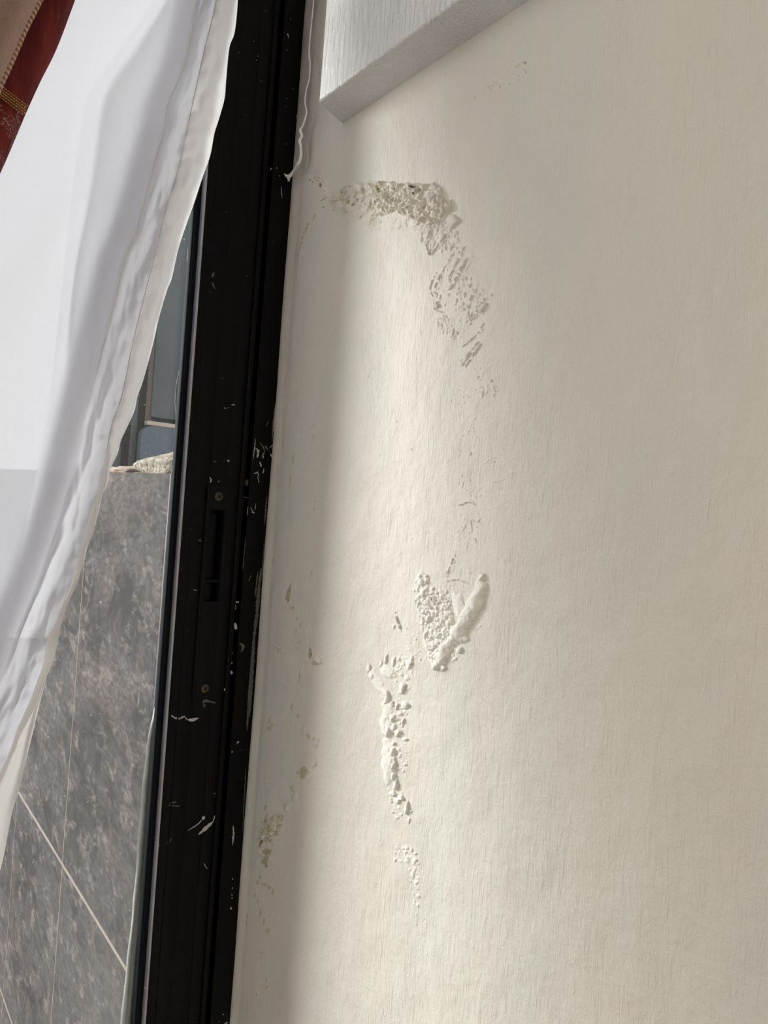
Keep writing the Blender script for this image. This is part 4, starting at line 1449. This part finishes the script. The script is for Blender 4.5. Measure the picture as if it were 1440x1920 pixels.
def drape_part(name, fa, fb, n, mat, parent, yoff, ph):
    bm = bmesh.new()
    grid = []
    for py in np.arange(-110, 600, 6.0):
        a, b = fa(py), fb(py)
        row = []
        for k in range(n+1):
            t = k/n
            px = a+(b-a)*t
            y_ = RY+yoff+0.006*math.sin((px+py*0.45)/24.0+ph)+(0.010*max(0, (t-0.85)/0.15)**2 if yoff == 0 else 0)
            row.append(on_y(px, py, y_))
        grid.append(row)
    up = []
    for k in range(6, 0, -1):
        up.append([Vector((p.x+0.012*k, p.y, p.z+(2.25-p.z)*k/6)) for p in grid[0]])
    down = [[Vector((p.x-0.010*k, p.y, p.z+(0.08-p.z)*k/8)) for p in grid[-1]] for k in range(1, 9)]
    grid = up+grid+down
    bv = [[bm.verts.new(p) for p in row] for row in grid]
    for r in range(len(bv)-1):
        for c in range(n):
            bm.faces.new((bv[r][c], bv[r][c+1], bv[r+1][c+1], bv[r+1][c]))
    return from_bm(name, bm, mat, parent)


drape = drape_part('red_drape', lambda y: ipl(rPt, y)-40, lambda y: ipl(rEt, y), 40, M['red'], None, 0.0, 0.3)
tag(drape, 'heavy dark red woven drape with gold band in front of the white curtain', 'curtain')
drape_part('lining', lambda y: -560, lambda y: ipl(rPt, y), 40, M['lining'], drape, -0.012, 1.4)['label'] = 'dusty pink lining panel'
bm = bmesh.new()
pts = [on_y(ipl(rPt, y)+1, y, RY-0.014) for y in np.arange(-110, 600, 6.0)]
tube(bm, pts, 0.0021, 12)
from_bm('piping', bm, M['piping'], drape)['label'] = 'rust and beige striped piping'
bm = bmesh.new()
for r in range(5):
    for k in range(12):
        t0 = (k+0.5*(r % 2))/12
        o_ = (r-2)*4.6
        ax, ay = -6+60*t0+o_*-0.55, 166+46*t0+o_*0.8
        ex, ey = 3.6, 2.3
        if ax+ex > ipl(rEt, ay)-1:
            continue
        q = [on_y(ax, ay, RY-0.0070), on_y(ax+ex/2, ay+ey/2, RY-0.0082), on_y(ax+ex, ay+ey, RY-0.0070)]
        tube(bm, q, 0.00052 if r in (1, 2, 3) else 0.00035, 6)
from_bm('gold_band', bm, M['gold'], drape)

# ------------------------------------------------------------------ outdoors
TX = 0.36
tp = on_x(318, 888, TX)
ZTOP = tp.z
ZG = -0.12
box('pavement', -6, 6, DY+0.12, 9, ZG-0.1, ZG, M['pave'])['kind'] = 'structure'
yv = [on_x(125, 1500, TX).y, on_x(31, 1508, TX).y]
zh = on_x(125, 1635, TX).z
pitch = yv[1]-yv[0]
print('tile', yv, zh, ZTOP)
YN = 0.905
par = empty('tiled_parapet', (TX+0.1, YN, ZG))
tag(par, 'low wall clad in grey marbled tiles outside the glass', 'wall', None, 'thing')
box('core', TX+0.0004, TX+0.20, YN, 4.4, ZG, ZTOP-0.001, M['grout'], par)['label'] = 'beige grout and core between the tiles'
bm = bmesh.new()
ye = [YN, yv[0], yv[1]]+[yv[1]+pitch*k for k in range(1, 6)]
ze = [ZG, zh-0.5*(ZTOP-zh)-0.1, zh, ZTOP] if zh-0.5*(ZTOP-zh)-0.1 > ZG+0.05 else [ZG, zh, ZTOP]
for a, b in zip(ye, ye[1:]):
    for c, d in zip(ze, ze[1:]):
        g = 0.0019
        gz0 = 0.0034 if c != ZG else 0
        gz1 = 0.0034 if d != ZTOP else 0
        add_box(bm, TX, TX+0.009, a+g if a != YN else a, b-g, c+gz0, d-gz1, 0.0003, 1)
from_bm('wall_tiles', bm, M['tile'], par, True, 40)
bm = bmesh.new()
add_box(bm, TX-0.0012, TX+0.012, YN-0.006, YN-0.0005, ZG, ZTOP, 0.001)
from_bm('corner_trim', bm, M['brown'], par)['label'] = 'thin brown mortar edge'

# sealant run along the glass edge, two ridges that split lower down
SLB = [(299, 1232), (296, 1290), (286, 1345), (280, 1370), (274, 1400), (262, 1530), (254, 1640), (248, 1710), (238, 1800), (225, 1925), (220, 1975)]
bm = bmesh.new()
prev = None
for py in np.arange(1232, 1972, 6.0):
    lb = float(np.interp(py, [p[1] for p in SLB], [p[0] for p in SLB]))+0.5*math.sin(py/17.0)
    rb_ = 302-(py-1232)*0.0785+1.5
    row = []
    split = min(1.0, max(0.0, (py-1600)/120.0))
    for k in range(15):
        t = k/14
        px = lb+(rb_-lb)*t
        hgt = 0.0030*max(0.0, math.sin(math.pi*min(1, t*(1.0+1.1*split))))+0.0030*split*max(0.0, math.sin(math.pi*max(0, (t-0.48)/0.52)))
        row.append(bm.verts.new(on_y(px, py, DY+0.0285-hgt)))
    if prev:
        for k in range(14):
            bm.faces.new((prev[k], prev[k+1], row[k+1], row[k]))
    prev = row
from_bm('sealant_bead', bm, M['sealant'], door)['label'] = 'greenish white sealant strands along the glass edge'
bm = bmesh.new()
for tab, w in (([(342, 672), (338, 690), (333, 712), (330, 735), (329, 755), (330.5, 775), (333, 795), (335, 806)], 1.1), ([(362, 398), (358, 425), (355, 455), (352, 480), (352, 494), (354, 503)], 1.3)):
    S2 = spline([tuple(on_y(x, y, DY+0.026)) for x, y in tab], 40)
    tube(bm, [Vector(p) for p in S2], w*0.00062, 7)
from_bm('sealant_smear', bm, M['smear'], door)['label'] = 'thin white curved sealant smear'

# grey sheet metal unit standing behind the parapet
CYo = 1.75
cab = empty('metal_cabinet', (0.5, CYo+0.1, ZG))
tag(cab, 'blue grey metal cabinet with brown and black edge strips behind the tiled parapet', 'cabinet')


def pbox(name, x0, x1, y0, y1, Y, th, mat, bev=0.002):
    """a panel whose outline is given where the photograph shows it, at its own distance"""
    a, b = on_y(x0, 820, Y), on_y(x1, 820, Y)
    zt_, zb_ = on_y((x0+x1)/2, y0, Y).z, on_y((x0+x1)/2, y1, Y).z
    return box(name, a.x, b.x, Y, Y+th, zb_, zt_, mat, cab, bev)


pbox('upper_panel', 280, 480, 215, 795, CYo, 0.04, M['gpanel'])
pbox('brown_strip', 269, 281, 215, 800, CYo+0.004, 0.006, M['brown'])
pbox('black_strip', 256, 269, 215, 880, CYo+0.006, 0.006, M['blackpost'])
pbox('grey_strip', 244, 257, 215, 880, CYo+0.008, 0.006, M['gpanel'])
pbox('black_strip', 231, 245, 215, 880, CYo+0.010, 0.006, M['blackpost'])
pbox('side_panel', 208, 232, 215, 884, CYo+0.016, 0.006, M['gpanel'])
# lower panel with rounded corner and pale lip
ql = on_y(255, 880, CYo)
qt = on_y(290, 800, CYo)
qr = on_y(480, 900, CYo)
bm = bmesh.new()
rad_ = 0.030
ring = [(qr.x, qt.z), (qr.x, ql.z-0.4), (ql.x, ql.z-0.4)]
for k in range(9):
    a = math.pi - k*math.pi/16
    ring.append((ql.x+rad_+rad_*math.cos(a), qt.z-rad_+rad_*math.sin(a)))
fr_ = [bm.verts.new((x, CYo-0.02, z)) for x, z in ring]
bk_ = [bm.verts.new((x, CYo+0.004, z)) for x, z in ring]
bm.faces.new(fr_)
bm.faces.new(bk_[::-1])
for k in range(len(ring)):
    bm.faces.new((fr_[k], fr_[(k+1) % len(ring)], bk_[(k+1) % len(ring)], bk_[k]))
bmesh.ops.recalc_face_normals(bm, faces=bm.faces)
lowp = from_bm('lower_panel', bm, M['gpanel2'], cab, True, 40)
box('ledge', ql.x+0.012, qr.x, CYo-0.022, CYo+0.0, qt.z+0.0005, qt.z+0.011, M['lip'], lowp, 0.002)['label'] = 'sandy pale ledge above the lower panel'
box('cabinet_body', ql.x+0.01, qr.x, CYo+0.045, CYo+0.5, ZG, on_y(300, 220, CYo).z, M['gpanel'], cab)

# stone and sand lying on the parapet


def lump(name, cx, cy, cz, rx, ry, rz, seed, mat, amp, sc):
    bm = bmesh.new()
    bmesh.ops.create_icosphere(bm, subdivisions=5, radius=1.0)
    for v in bm.verts:
        n = v.co.normalized()
        d = 1+amp*mn.noise(n*sc+Vector((seed, 0, 0)))+amp*0.5*mn.noise(n*sc*2.3+Vector((0, seed, 0)))+amp*0.25*mn.noise(n*sc*5+Vector((0, seed, 3)))
        v.co = Vector((n.x*rx*d, n.y*ry*d, max(n.z*rz*d, -0.15*rz)))
        v.co += Vector((cx, cy, cz+0.15*rz))
    return from_bm(name, bm, mat)


sy0, sy1 = on_x(340, 885, TX+0.05).y, on_x(270, 885, TX+0.05).y
st_ = lump('rough_stone', TX+0.07, sy0+0.01, ZTOP, 0.06, sy1-sy0, 0.032, 3.3, M['stone'], 0.22, 1.5)
tag(st_, 'rough speckled beige stone lying on top of the grey tiled parapet', 'stone')
ay0, ay1 = on_x(276, 885, TX+0.03).y, on_x(205, 885, TX+0.03).y
sa_ = lump('sand_heap', TX+0.035, (ay0+ay1)/2, ZTOP, 0.032, (ay1-ay0)/2, 0.010, 8.1, M['sand'], 0.22, 2.2)
tag(sa_, 'low streak of pale sand on the parapet beyond the stone', 'sand', None, 'stuff')
print('done')
